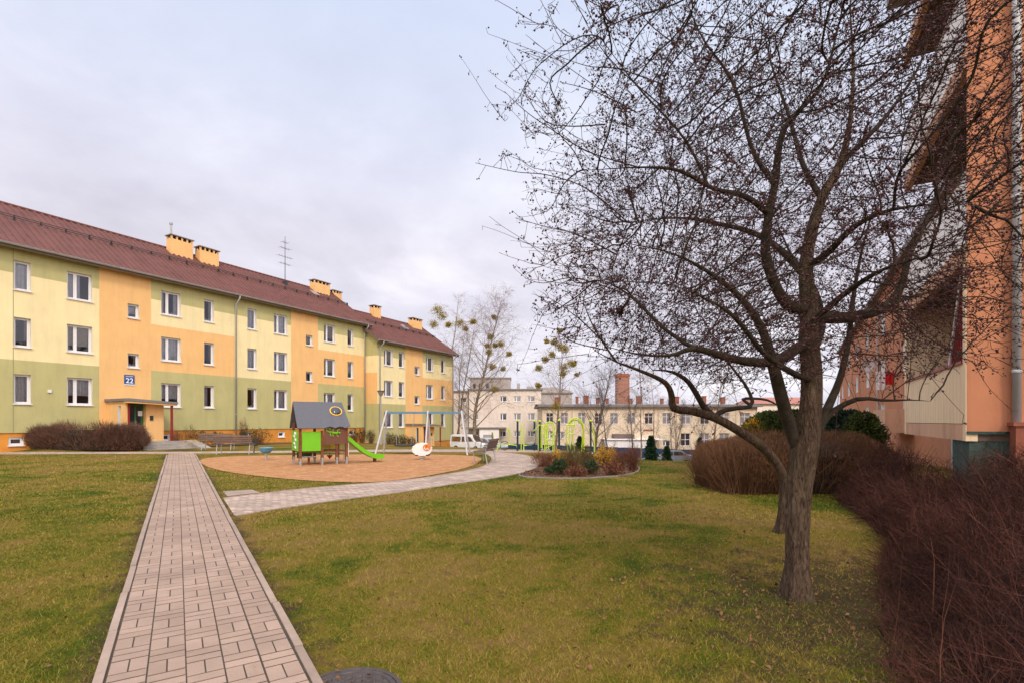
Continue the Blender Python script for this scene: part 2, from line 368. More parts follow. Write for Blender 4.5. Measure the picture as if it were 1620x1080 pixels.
def dup(root, loc, rz=0, label=None, scale=None):
    r = root.copy(); C.objects.link(r); r.location = loc; r.rotation_euler = (0, 0, rz)
    if label: r['label'] = label
    if scale: r.scale = (scale,) * 3
    for ch in list(root.children):
        c = ch.copy(); C.objects.link(c); c.parent = r
        for q in list(ch.children):
            d = q.copy(); C.objects.link(d); d.parent = c
    return r
def inpoly(x, y, poly):
    x = np.asarray(x); y = np.asarray(y); c = np.zeros(x.shape, bool); n = len(poly)
    for i in range(n):
        x1, y1 = poly[i]; x2, y2 = poly[(i + 1) % n]
        k = ((y1 > y) != (y2 > y)) & (x < (x2 - x1) * (y - y1) / ((y2 - y1) or 1e-9) + x1); c ^= k
    return c
def smoothline(pts, n=6, closed=False):      # Catmull-Rom
    out = []; m = len(pts)
    for i in range(m if closed else m - 1):
        p = [pts[(i + k) % m] if closed else pts[min(max(i + k, 0), m - 1)] for k in (-1, 0, 1, 2)]
        for j in range(n):
            t = j / n
            out.append(tuple(.5 * ((2 * p[1][a]) + (p[2][a] - p[0][a]) * t + (2 * p[0][a] - 5 * p[1][a] + 4 * p[2][a] - p[3][a]) * t * t + (3 * p[1][a] - p[0][a] - 3 * p[2][a] + p[3][a]) * t ** 3) for a in range(len(p[0]))))
    if not closed: out.append(tuple(pts[-1]))
    return out
# ------------------------------------------------------------------ ground, paths
def axis(fine0, fine1, st, far):
    a = list(np.arange(fine0, fine1 + 1e-6, st)); s = st
    while a[-1] < far: s *= 1.35; a.append(a[-1] + s)
    s = st
    while a[0] > -far: s *= 1.35; a.insert(0, a[0] - s)
    return np.array(a)
def terrain():
    xs = axis(-34, 40, .5, 900); ys = axis(-4, 80, .5, 900)
    X, Y = np.meshgrid(xs, ys); Z = gh(X, Y)
    V = np.stack([X, Y, Z], -1).reshape(-1, 3); nx, ny = len(xs), len(ys)
    i = (np.arange(ny - 1)[:, None] * nx + np.arange(nx - 1)[None]).ravel()
    o = mesh_np('lawn', V, np.stack([i, i + 1, i + nx + 1, i + nx], 1), 'lawn', smooth=True); struct(o)
terrain()
u = np.array((-.5465, .8375)); v = np.array((.8375, .5465))      # path direction and its right-hand side
PO = np.array((-.505 + .0, 0.0))                                   # left outer edge at Y=0
W = 1.137; L0, L1 = -1.6, 28.2
def pathpt(a, b): q = PO + u * a + v * b; return (float(q[0]), float(q[1]))
def mainpath():
    mb = MB(); T = lambda a, b, z: (*pathpt(b, a), z)
    mb.quad([T(.05, L0, .0272), T(W - .05, L0, .0272), T(W - .05, L1, .0272), T(.05, L1, .0272)])
    base = mb.obj('path_bed', 'joint'); struct(base)
    mb = MB(); k0 = .07; w = (W - 2 * k0) / 5; gp = .0030; gq = .0062
    for c in range(5):
        xa = k0 + c * w + random.uniform(-.002, .002); off = [.0, .13, .27, .08, .2][c]
        y = L0 - off; flip = 0
        while y < L1 - .02:
            for (bx0, bx1, by0, by1) in ([(0, w, 0, .1), (0, w, .1, .2)] if flip else [(0, w / 2, 0, .2), (w / 2, w, 0, .2)]):
                z = .030 + random.uniform(-.0010, .0012); j = random.uniform(-.0015, .0015)
                a = xa + bx0 + gp; b = xa + bx1 - gp; p = y + by0 + gq + j; q = y + by1 - gq + j
                mb.box(a, b, p, q, .0, z, T=T, ch=.0015)
            y += .2; flip ^= 1
        # last column has shifted half pairs, like laid-by-hand edges
    struct(mb.obj('path', 'paver'))
    for side in (0, 1):
        mb = MB(); y = L0
        while y < L1 - 1:
            x0 = 0 if side == 0 else W - .062
            j = random.uniform(-.006, .006); z = .035 + random.uniform(-.004, .005)
            if not (side == 1 and 1e9 < y): mb.box(x0 + j, x0 + .062 + j, y + .003, y + .997, -.1, z, T=T, ch=.006)
            y += 1.0
        struct(mb.obj('kerb', 'kerb'))
mainpath()
def sheet(name, poly, z, m, edge=None, eh=.05, ew=.06):
    from mathutils.geometry import tessellate_polygon
    P3 = [Vector((a, b, 0)) for a, b in poly]; tris = tessellate_polygon([P3])
    mb = MB()
    for a, b, c in tris:
        q = [P3[a], P3[b], P3[c]]
        if (q[1] - q[0]).cross(q[2] - q[0]).z < 0: q.reverse()
        mb.quad([(p.x, p.y, z + g(p.x, p.y)) for p in q])
    struct(mb.obj(name, m))
def strip(name, L, R, z, m, edge=True, sub=3):
    mb = MB()
    for i in range(len(L) - 1):
        for k in range(sub):
            def p(A, B, t): x = A[0] + (B[0] - A[0]) * t; y = A[1] + (B[1] - A[1]) * t; return (x, y, g(x, y) + z)
            mb.quad([p(L[i], R[i], k / sub), p(L[i], R[i], (k + 1) / sub), p(L[i + 1], R[i + 1], (k + 1) / sub), p(L[i + 1], R[i + 1], k / sub)])
    struct(mb.obj(name, m))
    if edge:
        for A in (L, R):
            mb = MB(); pts = [(x, y, g(x, y) + z + .006) for x, y in A]
            for i in range(len(pts) - 1):
                a = Vector(pts[i]); b = Vector(pts[i + 1]); d = (b - a); 
                if d.length < 1e-4: continue
                nrm = Vector((-d.y, d.x, 0)).normalized() * .035
                q = [a - nrm, a + nrm, b + nrm, b - nrm]
                mb.quad([(p.x, p.y, p.z) for p in reversed(q)]); 
                for s1, s2 in ((q[0], q[3]), (q[1], q[2])):
                    mb.quad([(s1.x, s1.y, s1.z), (s2.x, s2.y, s2.z), (s2.x, s2.y, s2.z - .08), (s1.x, s1.y, s1.z - .08)])
            struct(mb.obj('kerb', 'kerb'))
near = [G(*p) for p in [(371, 816), (430, 806), (520, 793), (620, 780), (700, 768), (780, 756), (825, 747), (846, 739), (852, 731), (845, 723), (820, 717), (790, 714)]]
farr = [G(*p) for p in [(353, 788), (410, 781), (490, 772), (575, 765), (650, 758), (700, 751), (740, 744), (765, 737), (777, 730), (778, 723), (768, 717), (750, 713.5)]]
nearS = smoothline(near, 5); farS = smoothline(farr, 5)
strip('footpath', farS, nearS, .012, 'cobble')
# path along the houses
cA = smoothline([(-34, 22.9), (-21.3, 23.9), (-16.2, 24.3), (-11.5, 24.9), (-6.9, 25.6), (-2.0, 25.8), (2.5, 26.6), (7.0, 28.5)], 6)
cB = smoothline([(-34, 24.4), (-21.3, 25.3), (-16.2, 25.7), (-11.5, 26.5), (-6.9, 27.6), (-2.0, 29.0), (2.5, 31.5), (6.6, 34.0)], 6)
strip('pavement', cB, cA, .008, 'cobble')
sandp = smoothline([G(*p) for p in [(317, 727.5), (326, 737), (365, 747), (450, 757), (540, 762.5), (600, 762), (655, 756), (705, 747), (740, 739), (757, 731), (760, 724), (735, 720), (640, 718), (500, 719), (400, 720.5), (340, 723)]], 4, True)
sheet('sand', sandp, .016, 'sand')
patch = [G(*p) for p in [(352, 777), (398, 774), (412, 779), (360, 785)]]
sheet('paving_patch', patch, .010, 'kerb')
bedp = smoothline([G(*p) for p in [(822, 752), (880, 756.5), (950, 755), (995, 750), (1010, 743), (1002, 735), (960, 727), (900, 722), (862, 722), (856, 733), (848, 741)]], 4, True)
sheet('flower_bed', bedp, .014, 'mulch')
facA = lambda off, Y: (-38.35 + 1.1406 * off + .5487 * Y, Y)
bedA = [facA(.1, 29.9), facA(.1, 45.8), facA(2.2, 45.5), facA(2.6, 38), facA(3.4, 32.5), facA(3.0, 30.3)]
sheet('flower_bed', bedA, .05, 'mulch')
bedB = [(-36.76 + 1.1406 * o + .5487 * Y, Y) for o, Y in ((.1, 45.6), (.1, 50.3), (1.6, 49.8), (1.8, 44.8), (.5, 44.6))]
sheet('flower_bed', bedB, .05, 'mulch')
strip('asphalt_yard', [(x_, 56 - .1 * x_) for x_ in np.linspace(-12, 34, 60)], [(x_, 65.0) for x_ in np.linspace(-12, 34, 60)], .035, 'asphalt', edge=False, sub=14)
# low edging round the bed
mb = MB(); n = len(bedp); cx = sum(p[0] for p in bedp) / n; cy = sum(p[1] for p in bedp) / n
for i in range(n):
    a = bedp[i]; b = bedp[(i + 1) % n]; o = lambda p, k: (cx + (p[0] - cx) * k, cy + (p[1] - cy) * k)
    q = [o(a, 1.0), o(b, 1.0), o(b, 1.018), o(a, 1.018)]; z = .035
    mb.quad([(x, y, z) for x, y in q][::-1])
    for e in ((0, 1), (2, 3)): mb.quad([(*q[e[0]], z), (*q[e[1]], z), (*q[e[1]], -.05), (*q[e[0]], -.05)])
struct(mb.obj('kerb', 'stone'))
# manhole
def manhole():
    x, y = P(549, 2.90); r = .275
    t = thing('manhole_cover', 'rusty round cast iron manhole cover with square studs in the lawn', 'manhole cover', (x, y, .0), .25)
    mb = MB(); mb.lathe([(r + .035, -.05), (r + .035, .010), (r + .008, .013), (r + .004, .002)], n=48); mb.obj('rim', 'iron', t)
    mb = MB(); mb.lathe([(r, -.03), (r, .010), (r - .028, .012), (r - .030, .008), (0.001, .008)], n=48)
    st = .058
    for i in range(-6, 7):
        for j in range(-6, 7):
            if math.hypot(i * st, j * st) < r - .06: mb.box(i * st - .021, i * st + .021, j * st - .016, j * st + .016, .004, .019, ch=.004)
    mb.obj('lid', 'iron', t)
manhole()
# grass blades near the viewer
pathpoly = [pathpt(L0, .03), pathpt(L0, W - .03), pathpt(L1, W - .03), pathpt(L1, .03)]
footpoly = farS + nearS[::-1]
def blades(n, ymin, ymax, hmin, hmax, wd, power):
    q = RNG.random(n); Y = ymin * (ymax / ymin) ** q if power else ymin + (ymax - ymin) * q
    X = (RNG.random(n) * 2.25 - 1.12) * (Y + .6); 
    ok = ~inpoly(X, Y, pathpoly) & ~inpoly(X, Y, footpoly) & ~inpoly(X, Y, sandp) & ~inpoly(X, Y, patch) & ~inpoly(X, Y, bedp)
    mx, my = P(549, 2.90); ok &= np.hypot(X - mx, Y - my) > .315
    # thinner under the tree and by the hedge
    d = np.hypot(X - 3.6, Y - 4.0); cl = .5 + .5 * np.sin(X * 3.1 + 1.7 * np.sin(Y * 2.3)) * np.sin(Y * 2.7 + 2 * np.sin(X * 1.9))
    keep = RNG.random(n) < np.clip(.22 + .75 * (d / 3.0), .2, 1) * (.7 + .4 * cl); ok &= keep
    pe = np.abs(X * .8375 + Y * .5465 + .423 - .57); ok &= RNG.random(n) < np.clip((pe - .5) / .35, .12, 1)
    X = X[ok]; Y = Y[ok]; k = len(X); Z = gh(X, Y)
    a = RNG.random(k) * 2 * PI; h = hmin + (hmax - hmin) * RNG.random(k) ** 1.5; w = wd * (.6 + .8 * RNG.random(k)) * np.clip(Y / 5, .8, 3)
    la = RNG.random(k) * 2 * PI; lean = h * (.3 + 1.3 * RNG.random(k))
    V = np.empty((k, 3, 3)); V[:, 0] = np.stack([X - np.cos(a) * w, Y - np.sin(a) * w, Z], 1); V[:, 1] = np.stack([X + np.cos(a) * w, Y + np.sin(a) * w, Z], 1)
    V[:, 2] = np.stack([X + np.cos(la) * lean, Y + np.sin(la) * lean, Z + h], 1)
    return V.reshape(-1, 3)
Vb = np.concatenate([blades(330000, 2.3, 9, .010, .034, .0024, True), blades(150000, 8, 24, .012, .04, .0035, True)])
o = mesh_np('grass', Vb, np.arange(len(Vb)).reshape(-1, 3), 'blade'); tag(o, 'short patchy green and straw coloured winter grass of the lawn', 'grass', kind='stuff')
def litter():
    n = 2600; X = 3.0 + RNG.normal(0, 1.4, n); Y = 4.6 + RNG.normal(0, 1.6, n)
    n2 = 2600; Y2 = 2.5 + 9 * RNG.random(n2) ** 1.4; X2 = (RNG.random(n2) * 2.1 - 1.05) * Y2
    X3 = 5.5 * RNG.random(26000); Y3_ = 13 + 9 * RNG.random(26000); kb = inpoly(X3, Y3_, bedp); X = np.concatenate([X, X2, X3[kb]]); Y = np.concatenate([Y, Y2, Y3_[kb]]); ok = ~inpoly(X, Y, pathpoly) & ~inpoly(X, Y, footpoly) & (Y > 2)
    X = X[ok]; Y = Y[ok]; k = len(X); s = (.006 + .016 * RNG.random(k) ** 2) * np.where(Y > 13, 1.8, 1); a = RNG.random(k) * 6.28; z = .012 + .02 * RNG.random(k)
    V = np.empty((k, 4, 3))
    for i, (du, dv) in enumerate(((-1, 0), (0, -.6), (1, 0), (0, .6))):
        V[:, i, 0] = X + s * (du * np.cos(a) - dv * np.sin(a)); V[:, i, 1] = Y + s * (du * np.sin(a) + dv * np.cos(a)); V[:, i, 2] = z + RNG.normal(0, .5, k) * s
    o = mesh_np('fallen_leaves', V, np.arange(k * 4).reshape(-1, 4), 'leaflitter'); tag(o, 'brown fallen leaves and crab apples scattered under the bare tree', 'leaves', kind='stuff')
litter()

# ------------------------------------------------------------------ windows and walls
WC = {}
def wmesh(w, h, kind, rev):
    key = (round(w, 2), round(h, 2), kind, rev)
    if key in WC: return WC[key]
    def me(mb, mats):
        o = mb.obj('tmp', mats); m = o.data; bpy.data.objects.remove(o); return m
    fr = MB(); b = .055; d = .06
    fr.box(-w / 2, -w / 2 + b, 0, d, 0, h); fr.box(w / 2 - b, w / 2, 0, d, 0, h)
    fr.box(-w / 2 + b, w / 2 - b, 0, d, 0, b); fr.box(-w / 2 + b, w / 2 - b, 0, d, h - b, h)
    def sash(x0, x1, z0=b, z1=h - b):
        s = .045; y0, y1 = .0, .045
        y0 -= .012
        fr.box(x0, x0 + s, y0, y1, z0, z1); fr.box(x1 - s, x1, y0, y1, z0, z1); fr.box(x0 + s, x1 - s, y0, y1, z0, z0 + s); fr.box(x0 + s, x1 - s, y0, y1, z1 - s, z1)
    if kind in ('two', 'cross'):
        xm = -w / 2 + w * (.36 if kind == 'two' else .5)
        fr.box(xm - .03, xm + .03, 0.001, d - .001, b, h - b)
        if kind == 'cross':
            fr.box(-w / 2 + b, xm - .03, 0.002, d - .002, h * .66 - .03, h * .66 + .03); fr.box(xm + .03, w / 2 - b, 0.002, d - .002, h * .66 - .03, h * .66 + .03)
        else: sash(-w / 2 + b, xm - .03); sash(xm + .03, w / 2 - b)
    elif kind in ('one', 'solo'): sash(-w / 2 + b, w / 2 - b)
    elif kind == 'tall':
        fr.box(-.03, .03, 0.001, d - .001, b, h - b); fr.box(-w / 2 + b, -.03, 0.002, d - .002, h * .5 - .03, h * .5 + .03); fr.box(.03, w / 2 - b, 0.002, d - .002, h * .5 - .03, h * .5 + .03)
    pn = MB(); pn.quad([(-w / 2 + b, .03, b), (w / 2 - b, .03, b), (w / 2 - b, .03, h - b), (-w / 2 + b, .03, h - b)])
    sl = MB(); sl.box(-w / 2 - .04, w / 2 + .04, -rev - .07, -.002, -.045, -.003)
    cu = []
    for var in range(6):
        c = MB(); n = 40; x0, x1 = -w / 2 + .03, w / 2 - .03; zt = h; zb = .0
        if var == 1: x1 = x0 + (x1 - x0) * .62
        if var == 2: zb = h * .35
        if var in (4, 5):
            for (xa, xb_) in ((x0, x0 + (x1 - x0) * .26), (x1 - (x1 - x0) * .24, x1)):
                pr = [(xa + (xb_ - xa) * i / 14, .16 + .03 * math.sin(i * 1.9)) for i in range(15)]
                for i in range(14): c.quad([(pr[i][0], pr[i][1], 0), (pr[i + 1][0], pr[i + 1][1], 0), (pr[i + 1][0], pr[i + 1][1], zt), (pr[i][0], pr[i][1], zt)])
            if var == 5:
                for q_ in range(5): c.ball((x0 + (x1 - x0) * (.2 + .15 * q_), .11, .10 + .04 * (q_ % 2)), .07, .05, .10, 6, jit=.3)
        elif var < 3:
            pr = [(x0 + (x1 - x0) * i / n, .16 + .022 * math.sin(i * 1.9) + .012 * math.sin(i * .7 + var)) for i in range(n + 1)]
            for i in range(n): c.quad([(pr[i][0], pr[i][1], zb), (pr[i + 1][0], pr[i + 1][1], zb), (pr[i + 1][0], pr[i + 1][1], zt), (pr[i][0], pr[i][1], zt)])
        else:
            k = int(h * .75 / .07)
            for i in range(k): z = h - .05 - i * .07; c.box(x0, x1, .12, .125, z - .05, z)
        cu.append(me(c, 'warmcloth' if var in (3, 4) else 'lace'))
    WC[key] = (me(fr, 'white'), me(pn, 'glass'), me(sl, 'white'), cu, me(pn, 'glassdark'), me(pn, 'glassdim'))
    return WC[key]
def window(root, x, z, w, h, kind='two', rev=.17, curtain=None, dark=None, wt=None, y=0, rz=0, rmat=None, pos=None):
    fm, pm, sm, cs, pd, pdim = wmesh(w, h, kind, rev)
    loc = (x, y + rev, z) if pos is None else pos
    o = link('window', fm, root, loc, rz)
    link('pane', {None: pm, 'dark': pd, 'dim': pdim}[dark], o); link('sill', sm, o)
    if curtain is not None and dark is None: link('curtain', cs[curtain], o)
    return o
def wallgrid(mb, x0, x1, z0, z1, ops, xb, zb, mf, rev, rmi, T=None, y=0):
    T = T or (lambda a, b, c: (a, b, c))
    xs = sorted({x0, x1, *[a for a in xb if x0 < a < x1], *[o[0] for o in ops], *[o[1] for o in ops]})
    zs = sorted({z0, z1, *[a for a in zb if z0 < a < z1], *[o[2] for o in ops], *[o[3] for o in ops]})
    for i in range(len(xs) - 1):
        for k in range(len(zs) - 1):
            xm = (xs[i] + xs[i + 1]) / 2; zm = (zs[k] + zs[k + 1]) / 2
            if any(o[0] < xm < o[1] and o[2] < zm < o[3] for o in ops): continue
            mb.quad([T(xs[i], y, zs[k]), T(xs[i + 1], y, zs[k]), T(xs[i + 1], y, zs[k + 1]), T(xs[i], y, zs[k + 1])], mf(xm, zm))
    for a, b, c, d in ops:
        mb.quad([T(a, y, c), T(a, y + rev + .05, c), T(a, y + rev + .05, d), T(a, y, d)][::-1], rmi)
        mb.quad([T(b, y, c), T(b, y, d), T(b, y + rev + .05, d), T(b, y + rev + .05, c)][::-1], rmi)
        mb.quad([T(a, y, d), T(a, y + rev + .05, d), T(b, y + rev + .05, d), T(b, y, d)][::-1], rmi)
        mb.quad([T(a, y, c), T(b, y, c), T(b, y + rev + .05, c), T(a, y + rev + .05, c)][::-1], rmi)
def ribroof(root, x0, x1, ye, ze, yr, zr, yb, th=.0):
    mb = MB(); xs = []; x = x0; st = .34
    while x < x1: xs += [(x, 0), (x + .13, 0), (x + .16, .07), (x + .25, .07), (x + .28, 0)]; x += st
    xs = [(a, b) for a, b in xs if a <= x1]
    for (ya, za, yc, zc) in ((ye, ze, yr, zr), (yb, ze, yr, zr)):
        n = 12; prev = None
        for k in range(n + 1):
            rows = []
            for lip in ((0, 1) if 0 < k < n else (0,)):
                t = k / n; up = (.022 if lip else 0)
                rows.append([(a, ya + (yc - ya) * t, za + (zc - za) * t + b + up - (t * n % 1) * 0) for a, b in xs])
            cur = rows[0]
            if prev:
                for i in range(len(xs) - 1): mb.quad([prev[i], prev[i + 1], cur[i + 1], cur[i]])
            if len(rows) > 1:
                # small step between tile courses
                low = [(p[0], p[1], p[2] - .02) for p in rows[0]]
                for i in range(len(xs) - 1): mb.quad([cur[i], cur[i + 1], low[i + 1], low[i]])
                prev = low
            else: prev = cur
    return mb.obj('roof', 'roof', root)

def house(label, org, rz, Y2s, cols, stair, pads, L, dz, zg, zones, joints, roofx, chim, group, depth=9.0):
    root = thing('apartment_building', label, 'apartment building', (org[0], org[1], 0), rz, group)
    zpl = .96 + dz; zt = 10.25 + dz
    rows = [2.4 + dz, 5.2 + dz, 8.0 + dz]
    ops = []; wins = []
    for (a, b, kd) in cols:
        for r, z in enumerate(rows): ops.append((a, b, z, z + 1.45)); wins.append((a, b, z, z + 1.45, kd, r))
    for (a, b) in stair:
        for z in (4.62 + dz, 7.48 + dz): ops.append((a, b, z, z + .82)); wins.append((a, b, z, z + .82, 'one', 1))
    mats = ['cream', 'sage', 'peach', 'reveal', 'ochre']
    def mf(x, z):
        z -= dz
        for a, b, kd in zones:
            if a <= x < b:
                if kd == 'O': return 2
                if z < 4.55: return 1
                if kd == 'C': return 0 if z < 8.8 else 1
                return 2 if z < 7.3 else 0 if z < 8.8 else 1
        return 0
    mb = MB(); xb = [a for z_ in zones for a in z_[:2]]; zb = [4.55 + dz, 7.3 + dz, 8.8 + dz]
    wallgrid(mb, 0, L, zpl, zt, ops, xb, zb, mf, .17, 3)
    side = lambda x, z: (1 if z - dz < 4.55 else 2 if z - dz < 7.3 else 0 if z - dz < 8.8 else 1)
    wallgrid(mb, 0, depth, zpl, zt, [], [], zb, side, .1, 3, T=lambda a, b, c: (L, a, c))
    wallgrid(mb, 0, depth, zpl, zt, [], [], zb, side, .1, 3, T=lambda a, b, c: (0, depth - a, c))
    wallgrid(mb, 0, L, zpl, zt, [], [], zb, mf, .1, 3, T=lambda a, b, c: (L - a, depth, c))
    # gables and floor slab to keep the inside dark
    ym = depth / 2; zr = 13.3 + dz
    for xx in (0, L): mb.quad([(xx, 0, zt), (xx, depth, zt), (xx, ym, zr - .25)] if xx else [(xx, 0, zt), (xx, ym, zr - .25), (xx, depth, zt)], 1)
    mb.quad([(0, .02, zpl), (L, .02, zpl), (L, depth, zpl), (0, depth, zpl)], 4)
    mb.obj('wall', mats, root)
    # inner cross wall closes rooms a little behind the panes
    for (a, b, z0, z1, kd, r) in wins:
        w = b - a
        cur = random.choice([0, 0, 1, 2, 2, 3, 4, 5, 0]) if w > .55 and kd != 'one' or w > .55 else None
        window(root, (a + b) / 2, z0, w, z1 - z0, kd, .17, cur)
    # dark rooms: floor/ceiling slabs and back wall
    mb = MB(); mb.box(.1, L - .1, 3.0, 3.1, zpl + .1, zt - .1)
    for z in rows[1:]: mb.box(.1, L - .1, .3, 3.0, z - 1.0, z - .8)
    mb.obj('inner_walls', 'greywall', root)
    # plinth with cellar windows
    pm = MB(); pops = [(a, b, zpl - .62, zpl - .22) for a, b in pads]
    wallgrid(pm, 0, L, zg - .8, zpl - .003, pops, [], [], lambda x, z: 0, .1, 1, y=.06)
    pm.quad([(L - .06, .06, zg - .8), (L - .06, depth, zg - .8), (L - .06, depth, zpl), (L - .06, .06, zpl)]); pm.quad([(.06, .06, zg - .8), (.06, .06, zpl), (.06, depth, zpl), (.06, depth, zg - .8)])
    pm.quad([(0, 0, zpl), (0, .06, zpl), (L, .06, zpl), (L, 0, zpl)])
    pm.obj('plinth', ['ochre', 'white'], root)
    for a, b, z0, z1 in pops: window(root, (a + b) / 2, z0, b - a, z1 - z0, 'one', .08, None, 'dark', y=.06)
    mb = MB()
    for j in joints: mb.box(j - .012, j + .012, -.004, .002, zpl + .01, zt - .01)
    if joints: mb.obj('joint', 'seam', root)
    # roof
    ov = .48; sl = (zr - zt) / (ym)
    ze = zt - ov * sl + .18
    ribroof(root, roofx[0], roofx[1], -ov, ze, ym, zr + .18, depth + ov)
    mb = MB()
    mb.prism([(0, 0)] * 3, 0, 0) if 0 else None
    for a, b in ((-ov + .02, ym), (depth + ov - .02, ym)):
        z0 = ze - .03; z1 = zr + .12
        mb.quad([(roofx[0], a, z0), (roofx[1], a, z0), (roofx[1], b, z1), (roofx[0], b, z1)])
    mb.quad([(roofx[0], -ov + .02, ze - .2), (roofx[1], -ov + .02, ze - .2), (roofx[1], 0.0, zt - .03), (roofx[0], 0.0, zt - .03)])
    mb.box(roofx[0], roofx[1], -ov, -ov + .02, ze - .2, ze - .03)
    for xx in roofx: mb.box(xx - .02, xx + .02, -ov - .02, -ov + .3, ze - .2, ze + .05)
    for xx in roofx:
        for s in (0, 1):
            ya, yb2 = (-ov, ym) if s == 0 else (depth + ov, ym)
            mb.quad([(xx, ya, ze - .2), (xx, yb2, zr - .06), (xx, yb2, zr + .22), (xx, ya, ze + .06)])
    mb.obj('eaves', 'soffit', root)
    rd = MB(); rd.tube([(roofx[0], ym, zr + .2), (roofx[1], ym, zr + .2)], .09, 8); rd.obj('ridge_cap', 'roof', root)
    gt = MB(); n = 8; gy = -ov - .075; gz = ze - .0
    for k in range(n):
        t0 = PI + PI * k / n; t1 = PI + PI * (k + 1) / n
        q = [(gy + .075 * math.cos(t), gz + .085 * math.sin(t)) for t in (t0, t1)]
        gt.quad([(roofx[0], q[0][0], q[0][1]), (roofx[1], q[0][0], q[0][1]), (roofx[1], q[1][0], q[1][1]), (roofx[0], q[1][0], q[1][1])])
    gt.tube([(roofx[0], gy - .075, gz), (roofx[1], gy - .075, gz)], .012, 5); gt.obj('gutter', 'gutter', root)
    sg = MB()
    for fr_ in (.60,):
        yy = -ov + (ym + ov) * fr_; zz = ze + (zr + .18 - ze) * fr_
        for h in (.14, .24): sg.tube([(roofx[0] + .2, yy - .03, zz + h), (roofx[1] - .2, yy - .03, zz + h)], .02, 5)
        x = roofx[0] + .6
        while x < roofx[1]: sg.box(x - .015, x + .015, yy - .06, yy + .12, zz - .02, zz + .26); x += 1.1
    sg.obj('snow_guard', 'darkmetal', root)
    for xx in Y2s:
        dp = MB(); dp.tube([(xx, gy, gz - .07), (xx, gy + .05, gz - .25), (xx, -.09, gz - .62), (xx, -.09, 0.25 + zg)], .052, 8); 
        for z in (zpl + 1, zpl + 3.5, zpl + 6, zpl + 8.3): dp.tube([(xx, -.09, z), (xx, -.09, z + .05)], .062, 8)
        dp.obj('downspout', 'pipe', root, smooth=True)
    for (x, w, off, top, nh) in chim:
        cb = MB(); dpt = .62; y0 = ym - off - dpt / 2; zb_ = zr - 1.3; z1 = zr + top
        cb.box(x - w / 2, x + w / 2, y0, y0 + dpt, zb_, z1 - .28)
        nn = nh + 1; pw = .10
        for i in range(nn):
            cx = x - w / 2 + pw / 2 + (w - pw) * i / (nn - 1)
            for yy in (y0, y0 + dpt - .1): cb.box(cx - pw / 2, cx + pw / 2, yy, yy + .1, z1 - .28, z1 - .06)
        co = cb.obj('chimney', 'peach', root)
        cc = MB(); cc.box(x - w / 2 - .07, x + w / 2 + .07, y0 - .07, y0 + dpt + .07, z1 - .06, z1); cc.obj('cap', 'flatroof', co)
        ci = MB(); ci.box(x - w / 2 + .12, x + w / 2 - .12, y0 + .15, y0 + dpt - .15, z1 - .28, z1 - .061); ci.obj('flue', 'dark', co)
    return root, (ym, zr, ov, ze)
RZ = math.atan2(.8767, .481)
sA = lambda px, off=0: (811 * (38.35 - 1.1406 * off) / (1255 - px) - 19) / .8767
sB = lambda px, off=0: (811 * (36.76 - 1.1406 * off) / (1255 - px) - 45.3) / .8767
LA = sA(578)
# distance along the wall of a point seen at px on a line set back by 4.5 m (ridge)
def rA(px): Yr = 811 * (38.35 + 1.1406 * 4.2) / (1255 - px); return (Yr - .481 * 4.2 - 19) / .8767
def rB(px): Yr = 811 * (36.76 + 1.1406 * 4.2) / (1255 - px); return (Yr - .481 * 4.2 - 45.3) / .8767
A, (ymA, zrA, ovA, zeA) = house('long cream, sage and peach apartment house at the left with the number 22 plate', (-38.35 + .5487 * 19, 19), RZ,
    [sA(372), sA(576)],
    [(sA(-75), sA(-38), 'two'), (sA(22), sA(49), 'solo'), (sA(106), sA(146), 'two'), (sA(255), sA(286), 'two'), (sA(323), sA(338.5), 'solo'), (sA(391.5), sA(406), 'solo'), (sA(433.5), sA(454.5), 'two'), (sA(512.5), sA(530), 'two'), (sA(550), sA(559), 'solo')],
    [(sA(202), sA(220)), (sA(484), sA(494.5))],
    [(sA(14), sA(38)), (sA(258), sA(270)), (sA(327), sA(340)), (sA(385), sA(396)), (sA(441), sA(451)), (sA(553), sA(561))],
    LA, 0, .1,
    [(-1, sA(157), 'C'), (sA(157), sA(239), 'O'), (sA(239), sA(371), 'P'), (sA(371), sA(460.5), 'C'), (sA(460.5), sA(503), 'O'), (sA(503), LA + 1, 'P')],
    [sA(21), sA(-70)], (-.4, LA + .35),
    [(rA(282), 1.45, .5, 1.0, 4), (rA(324), 1.38, .6, .75, 4), (rA(505), 1.75, .4, .85, 4), (rA(541), 1.1, -.6, .7, 3), (rA(90) - 12, 1.6, .5, .9, 4)], 'apartment houses along the left side')
LB = sB(717)
B, (ymB, zrB, ovB, zeB) = house('shorter apartment house beyond the number 22 house, set half a storey lower, two chimneys', (-36.76 + .5487 * 45.3, 45.3), RZ,
    [.25, LB - .15],
    [(sB(607.5), sB(621.5), 'two'), (sB(631), sB(639.5), 'solo'), (sB(674), sB(685.5), 'two'), (sB(698), sB(704.5), 'solo')],
    [(sB(656), sB(664))], [(sB(607.5), sB(616))], LB, -1.47, -1.1,
    [(-1, sB(641.5), 'C'), (sB(641.5), sB(668.5), 'O'), (sB(668.5), LB + 1, 'P')], [], (-.35, LB + .35),
    [(rB(596), .95, .1, 1.15, 2), (rB(656), 1.6, .4, .85, 3)], 'apartment houses along the left side')
